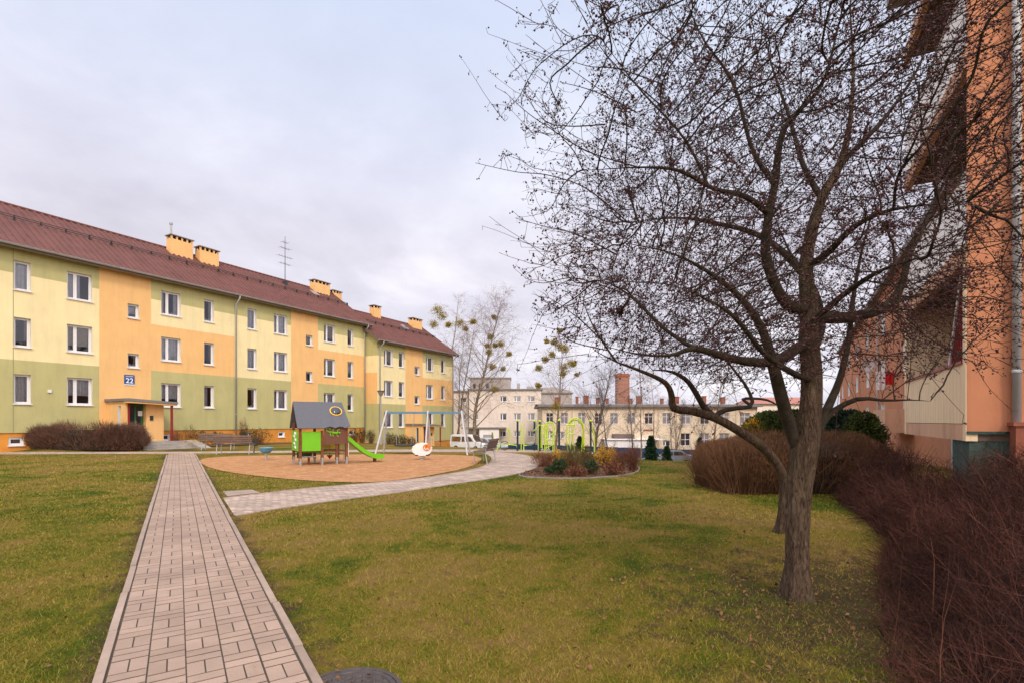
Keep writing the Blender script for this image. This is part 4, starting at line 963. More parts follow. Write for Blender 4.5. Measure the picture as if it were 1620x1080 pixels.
# ------------------------------------------------------------------ playground
def playhouse():
    t = thing('playhouse', 'wooden playhouse with grey gable roof, bright green panels and green slide on the sand', 'playhouse', (-7.23, 17.5, .01), math.radians(33.4))
    W_, D_ = 1.56, 1.15; post = .045
    for (x, y, h) in ((0, 0, 1.45), (0, D_, 1.75), (W_, 0, 1.35), (W_, D_, 1.35), (.72, 0, 1.2), (.72, D_, 1.35), (1.22, 0, .75)):
        m = MB(); m.box(x - post, x + post, y - post, y + post, .16, h, ch=.006); p = m.obj('post', 'playwood', t)
        m = MB(); m.box(x - .03, x + .03, y - .052, y - .046, -.05, .26); m.box(x - .03, x + .03, y + .046, y + .052, -.05, .26); m.box(x - .035, x + .035, y - .035, y + .035, -.05, .159); m.obj('post_foot', 'steel', p)
    def panel(name, x0, x1, y0, y1, z0, z1, mt, par=t): m = MB(); m.box(x0, x1, y0, y1, z0, z1, ch=.004); return m.obj(name, mt, par)
    panel('front_panel', .05, .67, -.035, -.015, .50, 1.17, 'limegreen')
    lp = panel('side_panel', -.07, -.05, .03, D_ - .04, .50, 1.20, 'limegreen')
    m = MB()
    for k, (yy, z_) in enumerate(((.45, .62), (.6, .75), (.42, .88), (.62, 1.0), (.48, 1.1))): m.tube([(-.078, yy - .12, z_ - .03), (-.078, yy, z_ + .04), (-.078, yy + .13, z_)], .025, 5)
    m.obj('side_motif', 'sheepwhite', lp)
    bp = panel('brown_panel', .77, 1.52, -.065, -.046, .72, 1.33, 'playpanel')
    m = MB(); zc = 1.12      # lizard silhouette
    S = lambda x, z: (.98 + x * .42 * .9, -.075, zc + z * .5)
    body = [S(-.35, .32), S(-.30, .12), S(-.12, .06), S(.1, .06), S(.35, .0), S(.55, -.02), S(.72, .02), S(.9, -.02)]
    m.tube(body, [.008, .014, .018, .02, .034, .036, .02, .028], 6)
    for pts in ([S(.28, 0), S(.2, -.18), S(.32, -.24)], [S(.3, .03), S(.22, .2), S(.36, .27)], [S(.62, -.02), S(.6, -.22), S(.74, -.26)], [S(.62, .03), S(.68, .2), S(.82, .22)], [S(.05, .05), S(-.02, -.14), S(.08, -.22)], [S(-.35, .32), S(-.12, .36), S(0, .25)]):
        m.tube(pts, [.014, .012, .018], 5)
    m.tube([S(-.9, .38), S(-.6, .36), S(-.45, .28)], .012, 5)
    m.obj('lizard_motif', 'limegreen', bp)
    panel('back_panel', .05, 1.5, D_ - .02, D_, .50, 1.0, 'yellow'); panel('deck', .0, W_, .02, D_ - .03, .44, .49, 'playwood')
    panel('seat_board', .1, .62, .25, .6, .27, .30, 'sheepwhite'); panel('seat_leg', .33, .40, .38, .45, 0, .27, 'playwood'); panel('under_panel', .1, .62, D_ - .06, D_ - .03, .2, .43, 'dooreen')
    # roof: two slopes, scalloped lower edge at the right
    ym, zr = .55, 2.22
    def slope(y0, z0, nm):
        m = MB(); n = 40; x0, x1 = -.12, 1.66; top = []; bot = []
        for i in range(n + 1):
            x = x0 + (x1 - x0) * i / n; f = i / n
            dz = -.05 * abs(math.sin((f - .5) * PI * 5)) if f > .5 else 0
            xt = x0 - .02 + (x1 - x0 - .10) * f
            top.append((xt, ym, zr)); bot.append((x, y0 - dz * .3 * (1 if y0 < ym else -1), z0 - dz * 1))
        for i in range(n):
            q = [bot[i], bot[i + 1], top[i + 1], top[i]]; m.quad(q); m.quad([(a, b, c - .022) for a, b, c in reversed(q)])
            m.quad([bot[i + 1], bot[i], (bot[i][0], bot[i][1], bot[i][2] - .022), (bot[i + 1][0], bot[i + 1][1], bot[i + 1][2] - .022)])
        for e in (0, n): m.quad([bot[e], top[e], (top[e][0], top[e][1], top[e][2] - .022), (bot[e][0], bot[e][1], bot[e][2] - .022)])
        return m.obj(nm, 'playroof', t)
    r1 = slope(-.16, 1.30, 'roof'); slope(1.26, 1.30, 'roof')
    dy, dz = (ym + .16), (zr - 1.30); ln = math.hypot(dy, dz); nrm = Vector((0, -dz / ln, dy / ln)); up = Vector((0, dy / ln, dz / ln)); c0 = Vector((1.26, -.16 + dy * .63, 1.30 + dz * .63)) + nrm * .008
    m = MB(); ring = [tuple(c0 + Vector((1, 0, 0)) * (.20 * math.cos(a)) + up * (.19 * math.sin(a)) + nrm * .01) for a in [2 * PI * k / 28 for k in range(29)]]; m.tube(ring, .022, 8); m.obj('window_ring', 'yellow', r1)
    m = MB(); n = 24; i0 = 0
    for k in range(6):
        ph = PI / 2 * k / 5
        for a in range(n): q = c0 + (Vector((1, 0, 0)) * math.cos(2 * PI * a / n) + up * math.sin(2 * PI * a / n)) * (.185 * math.cos(ph)) + nrm * (.09 * math.sin(ph)); m.v.append(tuple(q))
    for k in range(5):
        for a in range(n): b = (a + 1) % n; m.f.append((k * n + a, k * n + b, (k + 1) * n + b, (k + 1) * n + a)); m.m.append(0)
    m.obj('window_dome', 'glassdark', r1, smooth=True)
    for xg in (-.1, 1.5):      # gable boards
        m = MB(); m.prism([(.0, 1.30), (1.1, 1.30), (.55, 2.1)], 0, .02, T=lambda a, b, c: (xg + b, a, c)); m.obj('gable_board', 'playpanel', t) if xg > 0 else None
    # slide
    prof = [(1.60, .86), (1.72, .80), (1.95, .60), (2.2, .40), (2.45, .25), (2.65, .17), (2.85, .15), (2.98, .16)]
    prof = smoothline(prof, 4); m = MB(); y0, y1 = .10, .52
    for i in range(len(prof) - 1):
        (xa, za), (xb2, zb2) = prof[i], prof[i + 1]
        m.quad([(xa, y0, za), (xb2, y0, zb2), (xb2, y1, zb2), (xa, y1, za)]); m.quad([(xa, y1, za - .02), (xb2, y1, zb2 - .02), (xb2, y0, zb2 - .02), (xa, y0, za - .02)])
        for yy in (y0, y1):
            hi = .14; s = -.03 if yy == y0 else .03
            m.quad([(xa, yy, za - .02), (xb2, yy, zb2 - .02), (xb2, yy, zb2 + hi), (xa, yy, za + hi)]); m.quad([(xa, yy + s, za - .02), (xa, yy + s, za + hi), (xb2, yy + s, zb2 + hi), (xb2, yy + s, zb2 - .02)]); m.quad([(xa, yy, za + hi), (xb2, yy, zb2 + hi), (xb2, yy + s, zb2 + hi), (xa, yy + s, za + hi)]); m.quad([(xa, yy, za - .02), (xa, yy + s, za - .02), (xb2, yy + s, zb2 - .02), (xb2, yy, zb2 - .02)])
    sl = m.obj('slide', 'limegreen', t)
    m = MB(); m.box(2.66, 2.72, .2, .42, -.05, .14); m.obj('slide_foot', 'playwood', sl)
    for yy in (.05, .6): panel('grab_post', 1.63, 1.66, yy, yy + .03, 0 if yy > .3 else .3, .75, 'white')
    m = MB(); m.tube([(1.05, .3, .72), (1.05, .3, .30)], .008, 5); m.lathe([(.005, .18), (.10, .30), (.10, .32), (.0051, .32)], (1.05, .3, 0), 10); m.obj('sand_bucket', 'redpaint', t)
    m = MB(); m.box(1.38, 1.5, D_ + .02, D_ + .04, .5, 1.1); m.obj('climbing_board', 'sheepwhite', t)
playhouse()
def swing():
    Y = 24; x0, x1, xm = P(612, Y)[0], P(730, Y)[0], P(677, Y)[0]; zb = 1.93
    t = thing('swing_frame', 'steel A-frame swing with blue beam, round nest basket and one empty bay', 'swing', (0, Y, 0))
    m = MB(); m.box(x0, x1, -.06, .06, zb - .05, zb + .05, ch=.01); m.obj('beam', 'beamblue', t)
    for xt, fx in ((x0, -.36), (xm, 0), (x1, .36)):
        for s in (-1, 1):
            m = MB(); m.tube([(xt, s * .04, zb + .09), (xt + fx + s * (.0), s * .82, -.1)], .042, 10); m.obj('leg', 'swinggrey', t)
    cx = (P(641, Y)[0]); hz = .42
    nest = MB(); ring = [(cx + .46 * math.cos(a), .46 * math.sin(a), hz) for a in [2 * PI * k / 24 for k in range(25)]]; nest.tube(ring, .045, 6); n = nest.obj('nest_seat', 'darkmetal', t)
    m = MB(); m.lathe([(.42, hz), (.3, hz - .05), (.01, hz - .07)], (cx, 0, 0), 20); m.obj('net', 'redpaint', n)
    for s in (-1, 1):
        for q in (-1, 1):
            m = MB(); m.tube([(cx + s * .42, 0, zb - .05), (cx + s * .33, q * .33, hz)], .009, 4); m.obj('rope', 'rope', t)
swing()
def spring_sheep():
    x, y = P(668, 20.3); t = thing('spring_rider', 'white sheep shaped spring rider with an orange head on the sand', 'spring rider', (x, y, -.09))
    x, y = 0, 0
    def blob(cx, cz, rx, rz_, yy, th, mt, name, par, n=36, bump=.05, nb=9):
        m = MB(); pts = [(cx + rx * math.cos(a) * (1 + bump * abs(math.sin(nb * a / 2))), cz + rz_ * math.sin(a) * (1 + bump * abs(math.sin(nb * a / 2)))) for a in [2 * PI * k / n for k in range(n)]]
        m.prism(pts, yy - th, yy + th); return m.obj(name, mt, par)
    bd = blob(0, .52, .37, .245, 0, .12, 'sheepwhite', 'body', t, 54, .07, 13)
    hd = blob(.2, .60, .15, .13, 0, .15, 'sheeporange', 'head', t, 30, .0)
    m = MB(); m.tube([(.13, -.16, .62), (.10, -.16, .56), (.16, -.16, .52), (.24, -.16, .55), (.27, -.16, .50)], .02, 6); m.obj('muzzle_line', 'sheepwhite', hd)
    m = MB(); m.tube([(.19, -.3, .66), (.19, .3, .66)], .015, 6); m.obj('handle', 'darkmetal', t)
    for xx_ in (-.2, .22): m = MB(); m.box(xx_ - .05, xx_ + .05, -.2, .2, .27, .31); m.obj('foot_rest', 'darkmetal', t)
    sp = [(.09 * math.cos(a), .09 * math.sin(a), .0 + .30 * a / (2 * PI * 4.5)) for a in np.linspace(0, 2 * PI * 4.5, 70)]
    m = MB(); m.tube(sp, .013, 6); m.obj('spring', 'steel', t)
spring_sheep()
def spinner():
    x, y = G(421, 727); t = thing('spinner_bowl', 'light blue spinning bowl on a short steel post at the left end of the sand', 'spinner bowl', (x, y, 0))
    m = MB(); m.lathe([(.045, -.05), (.045, .3)], n=10); m.obj('post', 'steel', t)
    m = MB(); m.lathe([(.06, .27), (.15, .29), (.24, .38), (.26, .47), (.275, .48), (.275, .50), (.25, .50), (.24, .47), (.18, .38), (.02, .33)], n=24); m.obj('bowl', 'bowlblue', t, smooth=True)
spinner()
def bench0():
    t = thing('park_bench', 'park bench with brown slats and grey metal frame, left of the two beside the sand', 'bench', (0, 0, 0), 0, 'benches around the playground')
    for i, x in enumerate((-.72, .72)):
        m = MB(); m.tube([(x, -.22, 0), (x, -.24, .42), (x, .20, .42)], .022, 6); m.tube([(x, .26, 0), (x, .18, .42), (x, .34, .86)], .022, 6); m.obj('frame', 'steel', t)
    m = MB()
    for i in range(4): m.box(-.85, .85, -.24 + i * .11, -.15 + i * .11, .445, .475, ch=.005)
    m.obj('seat', 'benchwood', t); m = MB()
    for i in range(4):
        z = .52 + i * .095; y = .215 + (z - .42) * .36
        m.box(-.85, .85, y - .015, y + .015, z, z + .082, ch=.004)
    m.obj('backrest', 'benchwood', t); return t
b0 = bench0(); x, y = G(345, 711); b0.location = (x, y, 0); b0.rotation_euler = (0, 0, PI + .15)
for (px, py, rz, lab) in ((372, 717.5, PI + .10, 'park bench in front of the other one at the left tip of the sand'),
                          (767, 731, -1.75, 'park bench seen from its end where the curved footpath passes the sand'),
                          (761, 711.5, 1.9, 'park bench beside the white van, its back towards the far yard'),
                          (966, 711.8, 2.1, 'park bench with dark back half hidden behind the golden shrubs')):
    x, y = G(px, py); 
    if py < 712: y = 36; x = P(px, y)[0]
    dup(b0, (x, y, g(x, y)), rz, lab)
m = MB(); x, y = G(402, 716.5); bn = thing('litter_bin', 'slim dark post bin beside the benches at the left tip of the sand', 'bin', (x, y, 0))
m.tube([(0, 0, 0), (0, 0, .75)], .022, 6); m.obj('post', 'darkmetal', bn); m = MB(); m.lathe([(.10, .35), (.12, .7), (.1, .7), (.09, .37)], (.0, .12, 0), 12); m.obj('bucket', 'darkmetal', bn)
def lamp():
    x, y = P(602.5, 38); z = g(x, y); t = thing('street_lamp', 'grey lamp post with a cone shaped lantern before the shorter apartment house', 'street lamp', (x, y, z)); h = zz(617, 38) - z
    m = MB(); m.tube([(0, 0, -.2), (0, 0, .9), (0, 0, .92), (0, 0, h - .4)], [.10, .10, .055, .045], 10); m.obj('pole', 'gutter', t)
    m = MB(); m.lathe([(.05, h - .42), (.11, h - .38), (.26, h - .06)], n=14); m.obj('diffuser', 'glassdim', t); m = MB(); m.lathe([(.28, h - .06), (.29, h - .02), (.14, h)], n=14); m.obj('lantern_cap', 'darkmetal', t)
lamp()
# outdoor gym
YG = 28.0
def gym(px, label, kind, yoff=0, rz=0):
    Y = YG + yoff; x, y = P(px, Y); t = thing('exercise_machine', label, 'exercise machine', (x, y, g(x, y)), rz, 'lime green outdoor gym machines')
    def tb(name, pts, r=.026, mt='gymlime', par=None): m = MB(); m.tube(pts, r, 8); return m.obj(name, mt, par or t)
    def post(x0, h=1.62):
        m = MB(); m.tube([(x0, 0, -.1), (x0, 0, h)], .055, 10); p = m.obj('post', 'postdark', t); m = MB(); m.lathe([(.075, h), (.085, h + .04), (.05, h + .09), (.01, h + .10)], (x0, 0, 0), 12); m.obj('cap', 'gymlime', p)
    if kind == 'press':
        post(-.18); tb('frame', [(.02, 0, 0), (.02, 0, 1.45), (.12, 0, 1.52)]); tb('frame', [(.16, 0, 0), (.16, .3, 1.3)], .03)
        tb('frame', [(.95, 0, 0), (.95, 0, 1.05), (.62, 0, .45)]); tb('frame', [(.95, 0, 1.05), (1.02, 0, 1.35), (.88, 0, 1.5)]); tb('lever', [(.7, -.15, 1.1), (1.05, -.15, 1.45)], .025)
        m = MB(); m.box(.35, .72, -.2, .2, .42, .47); m.box(.70, .75, -.2, .2, .47, .95); m.obj('seat', 'gutter', t); tb('foot_bar', [(.16, 0, .3), (.6, 0, .35)], .03)
    if kind == 'ladder':
        post(-.28); a = [(0 + .22 * (1 - math.cos(q)), 0, 1.3 + .32 * math.sin(q)) for q in np.linspace(0, PI, 10)]
        tb('arch', [(0, 0, 0)] + a + [(.44, 0, 0)]); tb('arch', [(p[0] + .12, .45, p[2]) for p in [(0, 0, 0)] + a + [(.44, 0, 0)]])
        for k in range(4): tb('rung', [(.05, 0, .2 + k * .2), (.55, 0, .42 + k * .2)], .024)
        tb('side_bar', [(-.05, 0, 1.3), (-.3, 0, 1.0), (-.2, 0, .2)], .028); tb('handle', [(.44, 0, 1.1), (.62, 0, 1.05)], .024)
    if kind == 'walker':
        post(-.42, 1.68)
        for dx, yy in ((0, 0), (.16, 0), (.36, 0)): tb('hanger', [(dx, yy, 1.45), (dx - .05, yy, .75), (dx + .05, yy, .08)], .03)
        tb('cross_bar', [(-.05, 0, 1.45), (.4, 0, 1.48)], .035); tb('handle', [(0, -.2, 1.0), (.35, -.2, 1.0)], .022)
        m = MB(); m.box(-.06, .12, -.2, .2, .06, .10); m.box(.28, .46, -.2, .2, .06, .10); m.obj('foot_plate', 'gutter', t)
    if kind == 'arch':
        a = [(-.5 + .45 * (1 - math.cos(q)), 0, 1.25 + .62 * math.sin(q)) for q in np.linspace(0.5, PI, 10)]
        tb('arch', a + [(.40, 0, 0)], .04); tb('arch', [(p[0], .16, p[2] - .1) for p in a] + [(.3, .16, 0)], .04); tb('hanging_handle', [(-.3, 0, 1.68), (-.4, 0, 1.3)], .022); tb('hanging_handle', [(-.1, 0, 1.8), (-.1, 0, 1.3)], .022)
        m = MB(); m.box(-.55, -.1, -.2, .2, .38, .44); m.obj('seat', 'gutter', t); tb('seat_stem', [(-.3, 0, 0), (-.3, 0, .38)], .03)
        post(.78, 1.68); tb('side_bar', [(.98, 0, 0), (.98, 0, .9), (.82, 0, 1.5)], .035)
    if kind == 'bike':
        tb('frame', [(-.6, 0, .95), (-.55, 0, .55), (-.25, 0, .35), (.25, 0, .35), (.35, 0, .75), (.3, 0, 1.15)], .03); tb('front_leg', [(.25, 0, .35), (.7, 0, .3), (.75, 0, 0)], .03); tb('rear_leg', [(-.5, 0, .5), (-.6, 0, 0)], .03)
        tb('rear_leg', [(-.25, 0, .35), (-.4, 0, 0)], .03); tb('handlebar', [(.35, -.2, 1.3), (.15, -.2, 1.05), (.3, 0, 1.15), (.15, .2, 1.05), (.35, .2, 1.3)], .022)
        m = MB(); m.tube([(.05 + .24 * math.cos(q), 0, .28 + .24 * math.sin(q)) for q in np.linspace(0, 2 * PI, 20)], .02, 6); m.obj('wheel', 'darkmetal', t)
        m = MB(); m.box(-.62, -.3, -.18, .18, .52, .57); m.box(-.66, -.61, -.18, .18, .57, 1.0); m.obj('seat', 'benchwood', t)
gym(824, 'lime seated press machine with dark post, nearest to the exercise bike', 'press'); gym(862, 'lime double arched ladder machine with slanted rungs, third from the left', 'ladder')
gym(857, 'bare lime swing walker beside a dark post, behind the arched ladder machine', 'walker', 1.6); gym(897, 'lime three bar air walker with dark post, before the tall arch', 'walker', -.5)
gym(912, 'tallest lime arch machine with hanging grips and dark post, at the right end', 'arch'); gym(797, 'lime exercise bike with brown seat, leftmost of the gym machines', 'bike')

# ------------------------------------------------------------------ cars
def car(name, label, cat, px, Y, rz, paint, van=False, sc=1, dz=0, group=None):
    x, y = P(px, Y); t = thing(name, label, cat, (x, y, g(x, y) + .03 + dz), rz, group)
    t.scale = (sc,) * 3
    if van:
        side = [(-2.1, .35), (-2.15, 1.0), (-2.1, 1.78), (-1.9, 1.85), (.3, 1.85), (.75, 1.72), (1.25, 1.1), (2.0, .92), (2.15, .7), (2.15, .35)]; wi = [(-.55, 1.08), (-.55, 1.62), (.3, 1.64), (.62, 1.55), (1.02, 1.1)]; wi2 = [(-1.9, 1.1), (-1.9, 1.62), (-.7, 1.62), (-.7, 1.08)]
    else:
        side = [(-2.05, .35), (-2.1, .75), (-1.95, .98), (-1.5, 1.05), (-1.0, 1.42), (-.6, 1.48), (.25, 1.46), (.55, 1.36), (1.05, .98), (1.85, .82), (2.08, .6), (2.08, .35)]; wi = [(-.1, 1.02), (-.1, 1.37), (.22, 1.37), (.48, 1.29), (.82, 1.0)]; wi2 = [(-1.25, 1.04), (-.92, 1.36), (-.2, 1.38), (-.2, 1.02)]
    m = MB(); n = len(side); w = .84
    sec = [(-w, .93), (-w * .93, 1), (w * .93, 1), (w, .93)]
    for yy, s in sec:
        for a, b in side:
            cz = .75; tum = 1 - max(0, b - .95) * .16
            m.v.append((a * (.985 if s < 1 else 1), yy * tum, cz + (b - cz) * (.97 if s < 1 else 1)))
    for k in range(3):
        for i in range(n): j = (i + 1) % n; m.f.append((k * n + i, k * n + j, (k + 1) * n + j, (k + 1) * n + i)); m.m.append(0)
    m.f.append(tuple(reversed(range(n)))); m.m.append(0); m.f.append(tuple(3 * n + i for i in range(n))); m.m.append(0)
    m.obj('body', paint, t)
    for s in (-1, 1):
        for q in (wi, wi2):
            yb = lambda b: s * (w * (1 - max(0, b - .95) * .16) + .006)
            pts = [(a, yb(b), b) for a, b in q]; pts = pts[::-1] if s > 0 else pts
            m = MB(); m.quad(pts if s > 0 else pts); m.obj('side_window', 'glassdark', t)
    i = 5 if van else 7
    a, b = side[i], side[i + 1]; dx, dz_ = b[0] - a[0], b[1] - a[1]; l = math.hypot(dx, dz_); nx, nz = -dz_ / l * .008, dx / l * .008
    m = MB(); m.quad([(a[0] + dx * .08 - nx * -1, -w * .78, a[1] + dz_ * .08 + abs(nz) + .004), (a[0] + dx * .9 + .01, -w * .84, a[1] + dz_ * .9 + .012), (a[0] + dx * .9 + .01, w * .84, a[1] + dz_ * .9 + .012), (a[0] + dx * .08 + .01, w * .78, a[1] + dz_ * .08 + .012)]); m.obj('windscreen', 'glassdark', t)
    for xw in (-1.3, 1.32):
        for s in (-1, 1):
            m = MB(); m.lathe([(.20, s * .62), (.31, s * .64), (.32, s * .70), (.31, s * .855), (.2, s * .86)], (xw, 0, .31), 18, ax='y'); wo = m.obj('wheel', 'rubber', t); m = MB(); m.lathe([(.19, s * .84), (.18, s * .865), (.04, s * .868)], (xw, 0, .31), 14, ax='y'); m.obj('rim', 'steel', wo)
    for s in (-1, 1):
        m = MB(); m.box(2.0, 2.11 if not van else 2.155, s * .62 - .14, s * .62 + .14, .62, .76); m.obj('headlight', 'lace', t)
        m = MB(); m.box(-2.15, -2.05, s * .68 - .08, s * .68 + .08, .75, .95); m.obj('tail_light', 'redpaint', t)
    m = MB(); m.box(2.08, 2.16, -.7, .7, .3, .5); m.obj('bumper', 'darkmetal', t)
    if van: m = MB(); m.box(2.12, 2.165, -.45, .45, .60, .72); m.obj('grille', 'darkmetal', t)
car('parked_van', 'white delivery van parked beyond the swing, by the shorter apartment house', 'van', 743, 52, -.5, 'carwhite', True, sc=.9)
car('parked_car', 'silver car parked right of the white van below the tallest birch', 'car', 770, 52, -.6, 'carsilver', group='cars parked beyond the lawn')
car('parked_car', 'white car parked behind the tallest lime gym arch', 'car', 941, 46, -.2, 'carwhite', group='cars parked beyond the lawn')
car('parked_car', 'grey car whose roof and red tail light show over the lawn crest', 'car', 1062, 50, 2.9, 'cargrey', group='cars parked beyond the lawn')
# ------------------------------------------------------------------ vegetation
def tubes_np(paths, n):
    Vs = []; Fs = []; base = 0; ang = np.arange(n) * 2 * PI / n; ca = np.cos(ang); sa = np.sin(ang)
    for pts, rs in paths:
        p = np.asarray(pts, float); k = len(p)
        if k < 2: continue
        d = np.empty_like(p); d[1:-1] = p[2:] - p[:-2]; d[0] = p[1] - p[0]; d[-1] = p[-1] - p[-2]
        d /= np.maximum(np.linalg.norm(d, axis=1), 1e-9)[:, None]
        m = d.mean(0); ref = np.eye(3)[int(np.argmin(np.abs(m)))]
        a = np.cross(d, ref); a /= np.maximum(np.linalg.norm(a, axis=1), 1e-9)[:, None]; b = np.cross(d, a)
        r = np.broadcast_to(np.asarray(rs, float), (k,))
        V = p[:, None] + (a[:, None] * ca[None, :, None] + b[:, None] * sa[None, :, None]) * r[:, None, None]
        Vs.append(V.reshape(-1, 3)); i = base + (np.arange(k - 1)[:, None] * n + np.arange(n)[None]).ravel(); j = base + (np.arange(k - 1)[:, None] * n + (np.arange(n) + 1)[None] % n).ravel()
        Fs.append(np.stack([i, j, j + n, i + n], 1)); base += k * n
    return np.concatenate(Vs), np.concatenate(Fs)
def unit(v): v = np.asarray(v, float); return v / max(np.linalg.norm(v), 1e-9)
def grow(p, d, L, nseg, wob, bend, r):
    pts = [np.array(p, float)]; d = unit(d); bend = np.asarray(bend, float)
    for i in range(nseg):
        d = unit(d + r.normal(0, wob, 3) + bend); pts.append(pts[-1] + d * L / nseg)
    return pts
def bare_tree(name, label, cat, px, Y, ytop, spread, r0, seed, birch=True, lean=(0, 0), stems=1, nb=30, mist=(), group='bare trees beyond the playground', up=.9, density=1.0, tw=.0055):
    r = np.random.default_rng(seed); x, y = P(px, Y); z0 = g(x, y); H = zz(ytop, Y) - z0
    t = thing(name, label, cat, (x, y, z0), 0, group); thick = []; thin = []
    for s in range(stems):
        a0 = r.random() * 6.28; out = .0 if stems == 1 else .18
        d = np.array([lean[0] + out * math.cos(a0), lean[1] + out * math.sin(a0), 1.0]); Hs = H * (1 if s == 0 else .7 + .25 * r.random())
        tr = grow((0, 0, -.3), d, Hs + .3, 12, .05, (0, 0, .02), r); rr = [r0 * (1 - .93 * (i / 12) ** .9) / (1 if stems == 1 else 1.5) for i in range(13)]
        thick.append((tr, rr))
        for b in range(int(nb / stems ** .5)):
            f = .16 + .82 * ((b + r.random()) / nb * stems ** .5) ** .85; f = min(f, .98); k = f * 12; i = int(k); p = tr[i] + (tr[min(i + 1, 12)] - tr[i]) * (k - i)
            a = b * 2.4 + r.normal(0, .4); L = spread * (1 - .72 * abs(f - .38) / .62) * (.7 + .5 * r.random()); elev = up * (.6 + .8 * f)
            bd = np.array([math.cos(a), math.sin(a), elev]); br = grow(p, bd, L, 7, .10, (0, 0, .05 if not birch else .02), r); rb = max(.010, rr[i] * .32)
            thick.append((br, [rb * (1 - .8 * q / 7) for q in range(8)]))
            for c in range(int(9 * density)):
                q = 1 + r.random() * 6; j = int(q); pp = br[j] + (br[min(j + 1, 7)] - br[j]) * (q - j)
                dd = unit(br[min(j + 1, 7)] - br[j - 1]) + r.normal(0, .55, 3); L2 = L * (.28 + .3 * r.random())
                tb = grow(pp, dd, L2, 4, .15, (0, 0, -.10 if birch else .06), r); thin.append((tb, [tw * 1.5, tw * 1.3, tw * 1.1, tw, tw * .7]))
                for e in range(int(5 * density)):
                    j2 = r.integers(1, 5); d3 = unit(tb[j2] - tb[j2 - 1]) + r.normal(0, .6, 3)
                    thin.append((grow(tb[j2], d3, L2 * (.35 + .5 * r.random()), 3, .15, (0, 0, -.22 if birch else .05), r), [tw, tw * .8, tw * .7, tw * .5]))
    V, Fc = tubes_np(thick, 6); mesh_np('trunk', V, Fc, 'birchbark' if birch else 'greybark', t, smooth=True)
    V, Fc = tubes_np(thin, 3); mesh_np('crown', V, Fc, 'birchtwig' if birch else 'greybark', t)
    for (mx, my, mr) in mist:
        c = np.array([P(mx, Y)[0] - x, r.normal(0, .4), zz(my, Y) - z0]); R_ = mr / F * Y; n = 650
        dd = r.normal(0, 1, (n, 3)); dd /= np.linalg.norm(dd, axis=1)[:, None]; rad = R_ * np.clip(r.normal(.66, .30, n), .05, 1.5) * (1 + .25 * np.sin(dd[:, 0] * 3 + mx) * np.sin(dd[:, 2] * 3.3 + my)); pc = dd * rad[:, None]; pc[:, 2] *= .85
        leafcloud('mistletoe_leaves', c, pc, dd, .09 * Y / 55, .026 * Y / 55, 'mistletoe', t, r)
    return t
def leafcloud(name, c, pc, dd, ln, wd, m, parent, r):
    n = len(pc); ax = dd + r.normal(0, .7, (n, 3)); ax /= np.linalg.norm(ax, axis=1)[:, None]; sd = np.cross(ax, r.normal(0, 1, (n, 3))); sd /= np.maximum(np.linalg.norm(sd, axis=1), 1e-6)[:, None]
    L = (ln * (.6 + .8 * r.random(n)))[:, None]; w = wd
    V = np.empty((n, 4, 3)); p = pc + np.asarray(c); V[:, 0] = p - sd * w; V[:, 1] = p + sd * w; V[:, 2] = p + ax * L + sd * w * .6; V[:, 3] = p + ax * L - sd * w * .6
    return mesh_np(name, V, np.arange(4 * n).reshape(-1, 4), m, parent)
R6 = lambda l: [(640 + a * .2778, 440 + b * .2778, c) for a, b, c in l]
bare_tree('birch_tree', 'birch behind the shorter house roof end, three mistletoe balls at its top', 'birch tree', 694, 70, 462, 4.2, .2, 11, mist=R6([(187, 180, 10), (215, 215, 9), (165, 262, 8)]))
bare_tree('birch_tree', 'slim birch close to the corner of the shorter apartment house, leaning right', 'birch tree', 719, 58, 490, 3.0, .13, 12, lean=(.07, 0), mist=R6([(315, 258, 9), (255, 272, 5), (350, 290, 4)]))
bare_tree('birch_tree', 'thin leaning birch stem between the slim birch and the tallest one', 'birch tree', 728, 56, 505, 2.4, .11, 13, lean=(.06, 0), nb=22)
bare_tree('birch_tree', 'tallest birch, before the pinkish office block, with scattered mistletoe balls', 'birch tree', 751, 52, 468, 5.6, .22, 14, lean=(.055, 0), nb=46, mist=R6([(392, 250, 5), (490, 328, 5), (480, 422, 6), (548, 376, 6), (515, 380, 4), (500, 502, 5), (595, 432, 5), (512, 225, 4), (515, 630, 6), (470, 380, 4), (560, 510, 4)]), density=1.25)
bare_tree('birch_tree', 'birch behind the gym with the biggest yellow green mistletoe clumps', 'birch tree', 878, 55, 535, 4.4, .17, 15, lean=(.0, 0), nb=30, mist=R6([(885, 297, 4), (810, 357, 4), (850, 365, 6), (885, 385, 8), (910, 405, 7), (840, 437, 5), (802, 466, 5.5), (765, 508, 6.5), (945, 488, 9), (905, 510, 8), (965, 485, 5), (900, 545, 6), (762, 610, 5), (860, 728, 8), (985, 545, 3)]))
bare_tree('bare_tree', 'dark round crowned bare tree right behind the tall lime arch', 'tree', 938, 44, 580, 3.3, .17, 16, birch=False, nb=30, up=1.6)
bare_tree('bare_tree', 'slender bare tree before the brown canopy of the cream building', 'tree', 964, 48, 612, 1.8, .09, 17, birch=False, nb=18, up=1.6)
bare_tree('birch_tree', 'young pale birch just right of the brick chimney stack', 'birch tree', 1015, 48, 572, 2.8, .09, 18, nb=24)
bare_tree('bare_tree', 'small crooked bare tree between the young birch and the chimney stack', 'tree', 999, 46, 628, 1.6, .09, 19, birch=False, nb=16, up=1.2)
bare_tree('birch_tree', 'young birch with drooping tips right of the pale one by the stack', 'birch tree', 1032, 50, 590, 2.2, .08, 20, nb=20)
bare_tree('bare_tree', 'multi-stemmed bare shrub tree before the cream building middle', 'tree', 1066, 50, 628, 1.6, .07, 21, birch=False, stems=5, nb=16, up=2.2)
